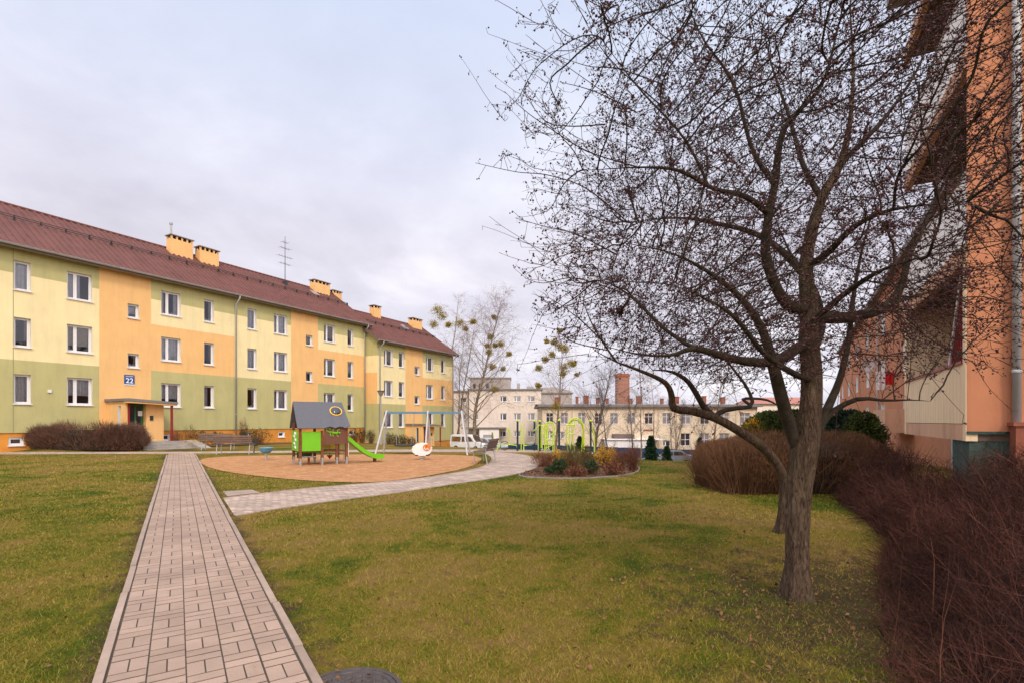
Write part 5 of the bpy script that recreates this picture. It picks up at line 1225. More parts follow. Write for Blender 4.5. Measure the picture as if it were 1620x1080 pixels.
bare_tree('birch_tree', 'pale birch seen through the lower limbs of the leaning tree', 'birch tree', 1127, 50, 560, 3.2, .11, 22, nb=26)
bare_tree('bare_tree', 'thin bare tree before the right end windows of the cream building', 'tree', 1103, 47, 640, 1.6, .06, 23, birch=False, nb=14, up=1.6)

def conifer(name, label, cat, px, Y, ytop, w, m, seed, n=5000, group=None, shape='cone'):
    r = np.random.default_rng(seed); x, y = P(px, Y); z0 = g(x, y); H = zz(ytop, Y) - z0; t = thing(name, label, cat, (x, y, z0), 0, group)
    h = r.random(n) ** .8; a = r.random(n) * 6.283
    if shape == 'cone': prof = w * (1 - h) ** .85 * (.75 + .25 * np.sin(h * 38)) + .02
    else: prof = w * np.sqrt(np.clip(1 - (2 * h - .9) ** 2 * .8, .02, 1))
    rad = prof * (.55 + .5 * r.random(n)) * (1 + .15 * np.sin(a * 3 + h * 7)); pc = np.stack([rad * np.cos(a), rad * np.sin(a), .08 * H + h * .92 * H], 1)
    dd = np.stack([np.cos(a), np.sin(a), np.full(n, .1 if shape == 'cone' else .8)], 1)
    leafcloud('crown', (0, 0, 0), pc, dd, .11 * max(1, H / 2.2), .022 * max(1, H / 2.2), m, t, r)
    mb = MB(); mb.tube([(0, 0, -.1), (0, 0, H * .8)], [.05 * H / 2 + .02, .01], 6); mb.obj('trunk', 'greybark', t)
conifer('spruce_tree', 'small dark spruce on the lawn, larger and left of the pair', 'spruce tree', 1030, 30, 690, .62, 'spruce', 31)
conifer('spruce_tree', 'smaller dark spruce on the lawn, right of the pair', 'spruce tree', 1055, 28.5, 706, .45, 'spruce', 32, 3500)
conifer('spruce_tree', 'little dark spruce between the gym arch and the blue fence', 'spruce tree', 917, 40, 690, .7, 'spruce', 33, 3000)
conifer('fir_tree', 'sparse young conifer before the tall ground floor windows of the cream building', 'fir tree', 1107, 46, 692, .8, 'juniper', 34, 1500)
conifer('thuja_bush', 'golden yellow thuja at the left of the dark evergreens behind the clipped hedge', 'thuja', 1196, 26, 664, .7, 'shrubgold', 35, 5000, shape='egg')
conifer('thuja_bush', 'broad round green thuja behind the clipped hedge, left of the trunk', 'thuja', 1224, 26, 652, 1.5, 'thuja', 36, 12000, shape='egg')
conifer('thuja_bush', 'darker thuja close behind the trunk of the big bare tree', 'thuja', 1262, 27, 650, 1.2, 'thuja', 37, 8000, shape='egg')
conifer('juniper_bush', 'bluish dark juniper before the far salmon wall', 'juniper', 1338, 19.5, 650, 1.1, 'juniper', 38, 9000, shape='egg')
conifer('juniper_bush', 'low yellow green juniper at the right of the bluish one', 'juniper', 1366, 18.5, 653, .6, 'thuja', 39, 4000, shape='egg')
conifer('juniper_bush', 'small dark juniper left of the bluish one, right of the trunk', 'juniper', 1312, 20.5, 660, .9, 'juniper', 40, 6000, shape='egg')

def ribbons(name, B, D, L, w, m, parent, r, droop=.0, seg=2, wob=.25):
    n = len(B); D = D / np.linalg.norm(D, axis=1)[:, None]; sd = np.cross(D, r.normal(0, 1, (n, 3))); sd /= np.maximum(np.linalg.norm(sd, axis=1), 1e-6)[:, None]
    L = np.asarray(L)[:, None]; w = np.broadcast_to(np.asarray(w), (n,))[:, None]; V = np.empty((n, (seg + 1) * 2, 3)); p = B.copy(); d = D.copy()
    for s in range(seg + 1):
        ww = w * (1 - .75 * s / seg); V[:, 2 * s] = p - sd * ww; V[:, 2 * s + 1] = p + sd * ww
        p = p + d * L / seg; d = d + r.normal(0, wob, (n, 3)); d[:, 2] -= droop; d /= np.linalg.norm(d, axis=1)[:, None]
    base = np.arange(n)[:, None] * (seg + 1) * 2; Fs = np.concatenate([base + np.array([2 * s, 2 * s + 1, 2 * s + 3, 2 * s + 2]) for s in range(seg)])
    return mesh_np(name, V, Fs, m, parent)
def hedge(label, c, L, D, H, rz, m, mc, n, seed, tl=.28, w=.0028, ends=.6, lumps=0):
    r = np.random.default_rng(seed); t = thing('hedge', label, 'hedge', (c[0], c[1], g(*c)), rz)
    # superellipsoid surface points
    def surf(k):
        q = r.normal(0, 1, (k * 2, 3)); q[:, 2] = np.abs(q[:, 2]); q /= np.linalg.norm(q, axis=1)[:, None]; q = q[:k]
        e = np.sign(q) * np.abs(q) ** np.array([.45, .55, .5]); e /= (np.abs(e) ** 3.2).sum(1)[:, None] ** (1 / 3.2)
        return e
    e = surf(n); dep = r.random(n) ** 2 * .35; s = (1 - dep)[:, None]
    lump = 1 + .05 * np.sin(e[:, 0] * L * 2.1 + seed) * np.cos(e[:, 2] * 3) + (.09 * np.abs(np.sin(e[:, 0] * L * lumps)) if lumps else 0)
    under = np.where(e[:, 2] < .35, .80 + .2 * e[:, 2] / .35, 1)
    p = e * np.array([L / 2, D / 2, H]) * s * lump[:, None]; p[:, 0] *= np.where(np.abs(e[:, 0]) > .8, under ** .6, 1); p[:, 1] *= under
    d = e * np.array([.6, .9, 1.0]) + r.normal(0, .55, (n, 3)) + np.array([0, 0, .5])
    ribbons('twigs', p - d * .05, d, tl * (.4 + .7 * r.random(n)) * (.5 + .5 * s[:, 0]), w, m, t, r, wob=.22)
    # upright inner stems and dark core
    k = n // 14; B = np.stack([(r.random(k) - .5) * L * .86, (r.random(k) - .5) * D * .7, np.zeros(k)], 1); dd = r.normal(0, .3, (k, 3)) + np.array([0, 0, 1]); dd[:, :2] += B[:, :2] * .08
    ribbons('stems', B, dd, H * (.6 + .3 * r.random(k)), w * 2.2, m, t, r, wob=.1, seg=3)
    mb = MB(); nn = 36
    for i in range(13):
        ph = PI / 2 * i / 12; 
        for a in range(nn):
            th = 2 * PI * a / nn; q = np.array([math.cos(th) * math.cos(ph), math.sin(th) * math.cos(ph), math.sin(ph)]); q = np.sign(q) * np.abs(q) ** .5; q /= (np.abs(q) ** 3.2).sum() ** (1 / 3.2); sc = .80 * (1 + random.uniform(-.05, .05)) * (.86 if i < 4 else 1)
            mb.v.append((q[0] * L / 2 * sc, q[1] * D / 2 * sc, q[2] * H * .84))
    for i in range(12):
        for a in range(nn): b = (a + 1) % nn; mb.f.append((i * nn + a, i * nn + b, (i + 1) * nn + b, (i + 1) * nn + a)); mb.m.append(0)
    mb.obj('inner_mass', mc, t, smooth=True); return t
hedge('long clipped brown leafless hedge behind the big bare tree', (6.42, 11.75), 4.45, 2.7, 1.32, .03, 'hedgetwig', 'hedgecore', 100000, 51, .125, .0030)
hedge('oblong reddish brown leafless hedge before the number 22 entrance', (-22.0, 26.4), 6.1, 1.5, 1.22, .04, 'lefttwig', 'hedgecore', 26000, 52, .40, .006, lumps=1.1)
def barberry():
    r = np.random.default_rng(61); t = thing('barberry_hedge', 'sprawling dark red barberry thicket filling the right foreground below the balcony', 'barberry hedge', (4.5, 5, 0))
    poly = [(1.75, 2.1), (2.15, 2.9), (2.75, 3.8), (3.5, 4.9), (4.7, 6.4), (5.6, 8.3), (6.3, 10.0), (7.6, 10.2), (7.0, 8.6), (6.5, 7.4), (7.0, 7.0), (9.5, 5.2), (7.5, 3.0), (5, 1.8), (3, 1.6)]
    pa = np.array(poly)
    def edist(X, Y):
        dm = np.full(X.shape, 9.0)
        for i in range(len(poly)):
            a = pa[i]; b = pa[(i + 1) % len(poly)]
            if i in (6, 7, 8, 9, 10, 11, 12, 13): continue
            ab = b - a; tt = np.clip(((X - a[0]) * ab[0] + (Y - a[1]) * ab[1]) / (ab @ ab), 0, 1); dm = np.minimum(dm, np.hypot(X - a[0] - tt * ab[0], Y - a[1] - tt * ab[1]))
        return dm
    def canopy(X, Y): return np.clip(.06 + .74 * edist(X, Y) + .16 * np.sin(X * 4.3 + Y * 1.7) * np.cos(Y * 3.9), .07, 1.12) * (1 + .10 * np.sin(X * 3.3) * np.cos(Y * 2.9)) * np.clip(.80 + .04 * (Y - 3) + .06 * np.maximum(Y - 8, 0), .74, 1.16) * (1 + .16 * np.sin(X * 7.1 + 2 * np.sin(Y * 3)) * np.sin(Y * 5.7 + X))
    def pts(n):
        X = 1.8 + 8 * r.random(n * 3); Y = 1.5 + 9 * r.random(n * 3); ok = inpoly(X, Y, poly); return X[ok][:n], Y[ok][:n]
    o = np.array([4.5, 5, 0])
    X, Y = pts(9000); n = len(X); hc = canopy(X, Y); B = np.stack([X, Y, np.zeros(n)], 1) - o
    d = r.normal(0, .42, (n, 3)); d[:, 2] = 1; ed = edist(X, Y); d[:, 0] -= .7 * np.exp(-ed / .7); d[:, 1] += .1
    ribbons('stems', B, d, hc * (.9 + .45 * r.random(n)), .0042, 'redtwig', t, r, droop=.10, seg=5, wob=.13)
    X, Y = pts(62000); n = len(X); hc = canopy(X, Y); z = hc * (1 - r.random(n) ** 1.6 * .85); ed = edist(X, Y); off = np.exp(-ed / .5) * .3 * z
    B = np.stack([X - off, Y, z], 1) - o; cx_ = np.sin(X * 9) * np.cos(Y * 8); d = r.normal(0, .6, (n, 3)) + np.array([-.15, -.05, .5]) + np.stack([cx_ * .5, np.cos(X * 7 + Y * 5) * .5, 0 * X], 1)
    ribbons('twigs', B, d, .08 + .24 * r.random(n), .0019 + .0004 * np.clip(Y - 4, 0, 4), 'redtwig', t, r, droop=.06, seg=3, wob=.2)
    X, Y = pts(420); n = len(X); B = np.stack([X, Y, np.zeros(n)], 1) - o; dd_ = r.normal(0, .5, (n, 3)); dd_[:, 2] = 1; ribbons('stems', B, dd_, canopy(X, Y) * (1 + .35 * r.random(n)), .0048, 'shrubred', t, r, seg=5, wob=.16, droop=.06)
    # a few tall shoots
    X, Y = pts(120); n = len(X); B = np.stack([X, Y, canopy(X, Y) * .8], 1) - o; ribbons('twigs', B, r.normal(0, .25, (n, 3)) + np.array([0, 0, 1]), .3 + .5 * r.random(n), .0026, 'shrubred', t, r, seg=3, wob=.1)
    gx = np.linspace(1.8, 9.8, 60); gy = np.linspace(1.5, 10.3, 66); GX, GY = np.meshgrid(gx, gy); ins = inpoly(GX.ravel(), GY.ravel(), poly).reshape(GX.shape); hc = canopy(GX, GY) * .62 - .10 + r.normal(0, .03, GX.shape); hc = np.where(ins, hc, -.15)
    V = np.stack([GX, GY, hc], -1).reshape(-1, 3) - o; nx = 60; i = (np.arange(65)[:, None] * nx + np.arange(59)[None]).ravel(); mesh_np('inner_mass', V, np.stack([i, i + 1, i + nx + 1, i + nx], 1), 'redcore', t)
    X, Y = pts(220); n = len(X); z = canopy(X, Y) * (.3 + .6 * r.random(n)); mb = MB()
    for k in range(n): mb.ball((X[k] - 4.5, Y[k] - 5, z[k]), .006, .006, .008, 6)
    h = mb.obj('berries', 'hips', t); h['kind'] = 'stuff'
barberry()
def shrub(label, px, py, h, w, m, seed, n=900, cat='shrub', name='shrub', leafy=True, Y=None, group='shrubs of the round bed', ln=.045, tm='shrubred'):
    r = np.random.default_rng(seed); h *= .82 if Y is None else 1
    if Y is None: x, y = G(px, py)
    else: x, y = P(px, Y)
    t = thing(name, label, cat, (x, y, g(x, y)), 0, group); k = 160
    B = r.normal(0, w * .22, (k, 3)); B[:, 2] = 0; d = r.normal(0, .42, (k, 3)) * np.array([1, 1, .2]) + np.array([0, 0, 1]); d[:, :2] *= min(1.6, w / h * 1.1); n = int(n * .48)
    ribbons('stems', B, d, h * (.6 + .5 * r.random(k)), .006, tm, t, r, seg=3, wob=.15)
    hh = r.random(n) ** .7; a = r.random(n) * 6.283; rad = w * np.sqrt(r.random(n)) * np.sin(np.clip(hh * 2.4 + .5, 0, PI)) ** .5
    pc = np.stack([rad * np.cos(a), rad * np.sin(a), .06 + hh * h * .95 * (1 + .18 * np.sin(a * 3 + seed))], 1); dd = np.stack([np.cos(a) * .5, np.sin(a) * .5, np.full(n, .9)], 1)
    if leafy: leafcloud('leaves', (0, 0, 0), pc, dd, ln, .014, m, t, r)
    else: ribbons('twigs', pc, dd + r.normal(0, .5, (n, 3)), .10 + .2 * r.random(n), .0045, m, t, r)
shrub('brightest golden yellow shrub in the middle of the round bed', 958, 739, .72, .42, 'shrubgold', 71, 2600)
shrub('orange yellow shrub at the left of the round bed', 884, 737, .55, .38, 'shrubgold', 72, 1500)
shrub('low dark green evergreen shrub in front of the orange yellow one', 886, 750, .42, .24, 'shrubdark', 73, 1600)
shrub('tall olive twiggy shrub left of the golden one', 903, 745, .8, .3, 'shruboliv', 74, 1500, leafy=False)
shrub('upright olive twiggy shrub between the golden one and the arch machine', 926, 740, .75, .3, 'shruboliv', 75, 1500)
shrub('loose red twigged shrub at the right tip of the round bed', 1001, 744, .72, .24, 'shrubred', 76, 1300, leafy=False)
shrub('thin red twigged shrub left of the one at the right tip', 981, 744, .6, .22, 'shrubred', 77, 1000, leafy=False)
shrub('low reddish spreading shrub at the left edge of the round bed', 860, 738, .38, .45, 'shrubred', 78, 1500, leafy=False)
shrub('small round green shrub at the front left of the round bed', 871, 751, .22, .2, 'shrubdark', 79, 900)
shrub('low green shrub in the front middle of the round bed', 934, 750, .38, .26, 'shrubdark', 80, 1200)
shrub('low rusty leaved shrub right of the golden one', 970, 751, .35, .34, 'shrubred', 81, 1200)
shrub('low rusty leaved shrub in the front middle of the round bed', 912, 753, .25, .34, 'shrubred', 82, 1000)
GB = 'shrubs along the foot of the houses'
for i, (px, Y, h, w, mt, lf, lab) in enumerate(((279, 29.5, .8, .35, 'shrubred', False, 'thin twiggy shrub right beside the number 22 porch column'), (300, 30.3, 1.1, .4, 'shruboliv', False, 'taller twiggy shrub behind the entrance steps ramp'),
        (318, 31, .8, .55, 'shrubdark', True, 'dark green shrub behind the left bench'), (310, 29.8, .35, .8, 'shrubgold', False, 'low straw coloured shrub by the entrance ramp'), (344, 32, .7, .5, 'shrubdark', True, 'dark green shrub directly behind the bench back'),
        (392, 33.4, .9, .75, 'shrubdark', True, 'broad dark green shrub right of the downspout'), (410, 33.8, .9, .8, 'shrubdark', True, 'broad dark green shrub nearer the spinner bowl'), (385, 34, 1.5, .3, 'shrubred', False, 'tall thin red twigged shrub by the downspout'),
        (560, 42, 1.0, .45, 'shrubdark', True, 'leftmost dark shrub at the far corner of the long house'), (573, 42.5, 1.1, .4, 'shrubdark', True, 'dark shrub in the nook between the two houses'), (587, 43, 1.0, .4, 'shrubdark', True, 'dark shrub at the near corner of the shorter house'),
        (616, 45, .9, .5, 'shrubdark', True, 'green shrub right of the lamp post'), (628, 46, .8, .5, 'shruboliv', True, 'olive shrub behind the nest swing left rope'), (638, 47, .8, .5, 'shrubdark', True, 'green shrub behind the nest swing'), (650, 47.5, .7, .5, 'shrubdark', True, 'green shrub just before the far porch slot window'))):
    shrub(lab, px, 0, h, w, mt, 90 + i, 1100, leafy=lf, Y=Y, group=GB, ln=.09)

# ------------------------------------------------------------------ the big bare tree
def U(px, py, Y): return np.array([(px - 810) / F * Y, Y, EYE - (py - HZ) / F * Y])
def resample(pts, rad, step):
    pts = [np.array(p) for p in pts]; sm = smoothline([tuple(p) + (r_,) for p, r_ in zip(pts, rad)], 8); out = [sm[0]]; acc = 0
    for a, b in zip(sm, sm[1:]):
        acc += math.dist(a[:3], b[:3])
        if acc >= step: out.append(b); acc = 0
    if math.dist(out[-1][:3], sm[-1][:3]) > step * .3: out.append(sm[-1])
    return out
def tree_from(limbs, attract, name, label, base, seed, step=.075, kill=.13, infl=.75, iters=70, bn=9000, shoots=(), berries=True, tip=.0019, bigr=.08, inert=.75, sprouts=0):
    r = np.random.default_rng(seed); pos = []; par = []; seedr = []
    for pts, rad in limbs:
        rs = resample(pts, rad, step); prev = -1
        if pos:
            d = np.linalg.norm(np.array(pos) - np.array(rs[0][:3]), axis=1); prev = int(np.argmin(d))
            if d[prev] < .03: rs = rs[1:]
        if tuple(rs[-1]) and rs[-1][3] < .02:
            nn = len(rs); rs = [(*q[:3], q[3] * (1 - .72 * max(0, (k / nn - .6) / .4)) if k > nn * .6 else q[3]) for k, q in enumerate(rs)]
        for q in rs: pos.append(np.array(q[:3])); par.append(prev); seedr.append(q[3]); prev = len(pos) - 1
    ns = len(pos); A = attract.copy(); noz = r.normal(0, .35, (200000, 3)); ni = 0; trunkend = 12
    for it in range(iters):
        kd = kdtree.KDTree(len(pos))
        for i, p in enumerate(pos): kd.insert(p, i)
        kd.balance(); acc = {}; keep = np.ones(len(A), bool)
        for k, a in enumerate(A):
            _, i, d = kd.find(a)
            if d < kill: keep[k] = False; continue
            if d < infl: acc.setdefault(i, []).append((a - pos[i]) / d)
        A = A[keep]
        if not acc: break
        for i, vs in acc.items():
            v_ = np.sum(vs, 0); nv = np.linalg.norm(v_)
            if nv < 1e-3: continue
            dpar = (pos[i] - pos[par[i]]) / step if par[i] >= 0 and i >= ns else 0
            d = unit(v_ / nv + inert * dpar + noz[ni % 200000] * .55); ni += 1; pos.append(pos[i] + d * step); par.append(i); seedr.append(0)
    n = len(pos); ch = [[] for _ in range(n)]
    for i, p in enumerate(par):
        if p >= 0: ch[p].append(i)
    rad = np.zeros(n); ex = 2.35
    for i in range(n - 1, -1, -1): pass
    order = sorted(range(n), key=lambda i: -i)
    # children always have larger index than parents inside growth; limbs too
    s = np.zeros(n)
    for i in order:
        ri = max(tip, s[i] ** (1 / ex)) if s[i] > 0 else tip
        rad[i] = seedr[i] if i < ns else min(ri, .03)
        if par[i] >= 0: s[par[i]] += ri ** ex
    # chains
    thick = []; mid = []; thin = []; done = np.zeros(n, bool)
    roots = [i for i in range(n) if par[i] < 0]; stack = [(i, None) for i in roots]
    while stack:
        i, frm = stack.pop(); chain = [] if frm is None else [frm]; c = i
        while True:
            chain.append(c); kids = ch[c]
            if not kids: break
            same = [k for k in kids if (c < ns and k < ns and k == c + 1)]
            m_ = same[0] if same else max(kids, key=lambda k: rad[k])
            for k in kids:
                if k != m_: stack.append((k, c))
            c = m_
        p = np.array([pos[k] for k in chain]); rr = np.array([rad[k] for k in chain])
        if frm is not None: rr[0] = rr[1] * 1.15
        if len(p) > 3 and rr.max() < .03: p[1:-1] = (p[:-2] + 2 * p[1:-1] + p[2:]) / 4
        rr[-1] *= .6
        (thick if rr.max() > .014 else mid if rr.max() > .005 else thin).append((p - base, rr))
    # spurs with crab apples
    PP = np.array(pos); cen = PP[ns:].mean(0); far_ = np.linalg.norm((PP - cen) * [1, 1, 1], axis=1); cand = np.array([i for i in range(ns, n) if far_[i] > 1.0 and rad[i] < .008]) if sprouts else []
    extra = []
    for i in (r.choice(cand, sprouts) if sprouts else []):
        o_ = unit(PP[i] - cen); d = unit(o_ + r.normal(0, .35, 3) + np.array([0, 0, .25])); L = .25 + .55 * r.random() ** 1.5; m_ = 6; q = [PP[i]]
        for k in range(m_): d = unit(d + r.normal(0, .05, 3) + np.array([0, 0, .03])); q.append(q[-1] + d * L / m_)
        q = np.array(q)
        if q[-1][1] < 1.9: continue
        extra.append(q); thin.append((q - base, np.linspace(.0030, .0013, m_ + 1)))
    P_ = np.array(pos); idx = np.array([i for i in range(ns // 3, n) if rad[i] < .012]); spur = []; bc = []; brr = []
    pick = r.choice(idx, min(len(idx), bn), replace=len(idx) < bn)
    for i in pick:
        L = .03 + .07 * r.random(); d = unit(r.normal(0, 1, 3) + np.array([0, 0, .3])); p0 = P_[i] - base; p1 = p0 + d * L
        spur.append((np.array([p0, (p0 + p1) / 2 + r.normal(0, .004, 3), p1]), np.array([.0022, .0019, .0015])))
        if berries and r.random() < .72:
            for q in range(r.integers(1, 4)):
                e = p1 + r.normal(0, .014, 3) + np.array([0, 0, -.004]); spur.append((np.array([p1, e]), np.array([.0008, .0008]))); bc.append(e); brr.append(.0045 + .006 * r.random() ** 1.5)
    for q in extra:
        for k in range(1, len(q)):
            if r.random() < .75:
                d = unit(r.normal(0, 1, 3)); p0 = q[k] - base; p1 = p0 + d * (.02 + .05 * r.random()); spur.append((np.array([p0, p1]), np.array([.0018, .0014])))
                if r.random() < .7:
                    for z_ in range(r.integers(1, 3)): e = p1 + r.normal(0, .012, 3); bc.append(e); brr.append(.0058 + .003 * r.random()); spur.append((np.array([p1, e]), np.array([.0008, .0008])))
    for pts in shoots:
        st_ = P_[int(np.argmin(np.linalg.norm(P_ - pts[0], axis=1)))]; q = smoothline([tuple(st_)] + [tuple(p) for p in pts[1:]], 6); q = np.array(q) - base; thin.append((q, np.linspace(.006, .0018, len(q))))
        for k in range(3, len(q) - 1):
            if r.random() < .8:
                d = unit(r.normal(0, 1, 3) + np.array([0, 0, .6])); L = .04 + .12 * r.random(); p1 = q[k] + d * L; spur.append((np.array([q[k], p1]), np.array([.002, .0015])))
                for z_ in range(r.integers(1, 4)):
                    e = p1 + r.normal(0, .015, 3); bc.append(e); brr.append(.006); spur.append((np.array([p1, e]), np.array([.0008, .0008])))
    t = thing(name, label, 'tree', tuple(base))
    big = [c for c in thick if c[1].max() > bigr]; sm_ = [c for c in thick if c[1].max() <= bigr]
    if len(big):
        from mathutils import noise as mn
        V, Fc = tubes_np([(c[0], c[1]) for c in big], 28)
        for k in range(len(V)):
            z_ = V[k][2]; d_ = V[k] - np.array([0, 0, z_]); ang = math.atan2(V[k][1], V[k][0])
            q_ = mn.noise(Vector((math.cos(ang) * 2.2, math.sin(ang) * 2.2, z_ * 1.6))) + .5 * mn.noise(Vector(V[k]) * 14); s_ = .012 * q_
            if z_ < .45: s_ += .05 * max(0, math.sin(ang * 5 + 1)) * (1 - z_ / .45) ** 2
            V[k][0] += s_ * math.cos(ang) if z_ < 1.35 else 0; V[k][1] += s_ * math.sin(ang) if z_ < 1.35 else 0
        mesh_np('trunk', V, Fc, 'bark', t, smooth=True)
    if sm_:
        V, Fc = tubes_np(sm_, 9); mesh_np('limbs', V, Fc, 'limb', t, smooth=True)
    V, Fc = tubes_np(mid, 5); V2, F2 = tubes_np(thin + spur, 3)
    mesh_np('branches', V, Fc, 'limb', t, smooth=True); mesh_np('crown', V2, F2, 'twig', t)
    if bc:
        ico = np.array([(0, 0, 1), (.894, 0, .447), (.276, .851, .447), (-.724, .526, .447), (-.724, -.526, .447), (.276, -.851, .447), (.724, .526, -.447), (-.276, .851, -.447), (-.894, 0, -.447), (-.276, -.851, -.447), (.724, -.526, -.447), (0, 0, -1)])
        fi = np.array([(0, 1, 2), (0, 2, 3), (0, 3, 4), (0, 4, 5), (0, 5, 1), (1, 6, 2), (2, 7, 3), (3, 8, 4), (4, 9, 5), (5, 10, 1), (6, 7, 2), (7, 8, 3), (8, 9, 4), (9, 10, 5), (10, 6, 1), (11, 7, 6), (11, 8, 7), (11, 9, 8), (11, 10, 9), (11, 6, 10)])
        bc = np.array(bc); k = len(bc); V = bc[:, None] + ico[None] * np.array(brr)[:, None, None]; Fc = (np.arange(k)[:, None, None] * 12 + fi[None]).reshape(-1, 3)
        b = mesh_np('fruit', V, Fc, 'berry', t, smooth=True); b['kind'] = 'stuff'
    print('tree', name, 'nodes', n, 'berries', len(bc) if berries else 0)
    return t
def LB_(lst): return [U(a, b, c) for a, b, c, _ in lst], [q[3] for q in lst]
trunkl = [(1262, 960, 4.5, 0.139), (1260, 925, 4.5, 0.108), (1261, 880, 4.5, 0.097), (1262, 830, 4.5, 0.094), (1266, 770, 4.5, 0.099), (1272, 715, 4.5, 0.113), (1277, 685, 4.5, 0.105), (1283, 640, 4.5, 0.088), (1284, 590, 4.52, 0.084), (1280, 540, 4.55, 0.080), (1280, 490, 4.6, 0.071), (1275, 435, 4.65, 0.059), (1280, 385, 4.7, 0.052), (1300, 315, 4.75, 0.046), (1330, 258, 4.8, 0.042), (1345, 190, 4.85, 0.030), (1350, 100, 4.9, 0.021), (1345, 10, 4.9, 0.014), (1350, -80, 4.9, 0.010)]
limbs = [LB_(trunkl),
  LB_([(1272, 775, 4.54, 0.026), (1268, 730, 4.52, 0.047), (1249, 672, 4.46, 0.053), (1234, 620, 4.35, 0.052), (1225, 585, 4.3, 0.047), (1205, 520, 4.25, 0.033), (1170, 470, 4.2, 0.026), (1120, 430, 4.1, 0.019), (1060, 400, 4.0, 0.013), (990, 385, 3.95, 0.008)]),
  LB_([(1280, 540, 4.55, 0.052), (1262, 550, 4.45, 0.047), (1225, 571, 4.3, 0.043), (1180, 571, 4.2, 0.036), (1140, 562, 4.1, 0.029), (1098, 551, 4.05, 0.024), (1060, 562, 4.0, 0.017), (1010, 560, 3.95, 0.012), (960, 548, 3.9, 0.008)]),
  LB_([(1098, 551, 4.05, 0.017), (1050, 520, 4.1, 0.015), (1000, 470, 4.2, 0.011), (950, 440, 4.3, 0.007)]),
  LB_([(1280, 490, 4.6, 0.053), (1250, 485, 4.5, 0.050), (1228, 455, 4.4, 0.043), (1211, 400, 4.35, 0.040), (1216, 340, 4.3, 0.034), (1226, 290, 4.3, 0.031), (1236, 215, 4.25, 0.026), (1262, 178, 4.25, 0.022), (1300, 135, 4.3, 0.019), (1322, 60, 4.3, 0.015), (1340, -20, 4.3, 0.010)]),
  LB_([(1283, 497, 4.6, 0.060), (1318, 503, 4.7, 0.056), (1355, 500, 4.8, 0.050), (1398, 487, 4.9, 0.045), (1425, 455, 5.0, 0.034), (1440, 400, 5.1, 0.028), (1470, 340, 5.2, 0.021), (1500, 270, 5.3, 0.014), (1520, 190, 5.4, 0.009)]),
  LB_([(1276, 745, 4.5, 0.034), (1284, 705, 4.5, 0.043), (1305, 655, 4.55, 0.039), (1328, 600, 4.7, 0.029), (1342, 540, 4.85, 0.026), (1350, 470, 5.0, 0.021), (1365, 390, 5.1, 0.015), (1390, 300, 5.2, 0.009)]),
  LB_([(1300, 668, 4.55, 0.031), (1325, 645, 4.5, 0.026), (1360, 630, 4.4, 0.019), (1400, 633, 4.3, 0.011), (1440, 632, 4.2, 0.007), (1472, 634, 4.1, 0.004)]),
  LB_([(1276, 440, 4.65, 0.039), (1240, 400, 4.8, 0.031), (1195, 370, 5.0, 0.026), (1140, 355, 5.2, 0.021), (1080, 345, 5.4, 0.015), (1010, 350, 5.5, 0.009)]),
  LB_([(1216, 340, 4.3, 0.026), (1180, 310, 4.2, 0.022), (1130, 300, 4.1, 0.017), (1075, 270, 4.05, 0.014), (1010, 265, 4.0, 0.009), (930, 270, 3.95, 0.006)]),
  LB_([(1120, 290, 4.1, 0.013), (1080, 215, 4.0, 0.009), (1010, 140, 3.95, 0.006), (950, 60, 3.9, 0.003)]),
  LB_([(1226, 290, 4.3, 0.022), (1190, 240, 4.3, 0.017), (1160, 130, 4.3, 0.012), (1110, 60, 4.3, 0.009), (1075, -30, 4.3, 0.005)]),
  LB_([(1281, 420, 4.65, 0.034), (1310, 400, 4.4, 0.029), (1350, 360, 4.1, 0.022), (1400, 335, 3.9, 0.015), (1460, 325, 3.8, 0.009), (1530, 320, 3.7, 0.005)]),
  LB_([(1300, 315, 4.75, 0.029), (1270, 260, 5.0, 0.024), (1250, 190, 5.3, 0.017), (1220, 100, 5.6, 0.011), (1200, 10, 5.8, 0.007)]),
  LB_([(1325, 262, 4.8, 0.029), (1370, 220, 4.9, 0.022), (1420, 160, 5.0, 0.015), (1460, 90, 5.1, 0.010), (1480, 0, 5.2, 0.006)]),
  LB_([(1280, 560, 4.54, 0.039), (1300, 520, 4.9, 0.031), (1290, 460, 5.3, 0.024), (1250, 400, 5.7, 0.017), (1220, 330, 6.0, 0.010)]),
  LB_([(1283, 600, 4.5, 0.031), (1255, 590, 4.2, 0.026), (1210, 560, 3.9, 0.021), (1160, 500, 3.6, 0.015), (1110, 470, 3.4, 0.009), (1060, 450, 3.3, 0.006)]),
  LB_([(1275, 520, 4.55, 0.031), (1330, 470, 4.2, 0.024), (1390, 430, 3.8, 0.015), (1450, 410, 3.5, 0.009)]),
  LB_([(1398, 487, 4.9, 0.024), (1440, 470, 5.2, 0.017), (1480, 460, 5.4, 0.010), (1510, 440, 5.6, 0.005)])]
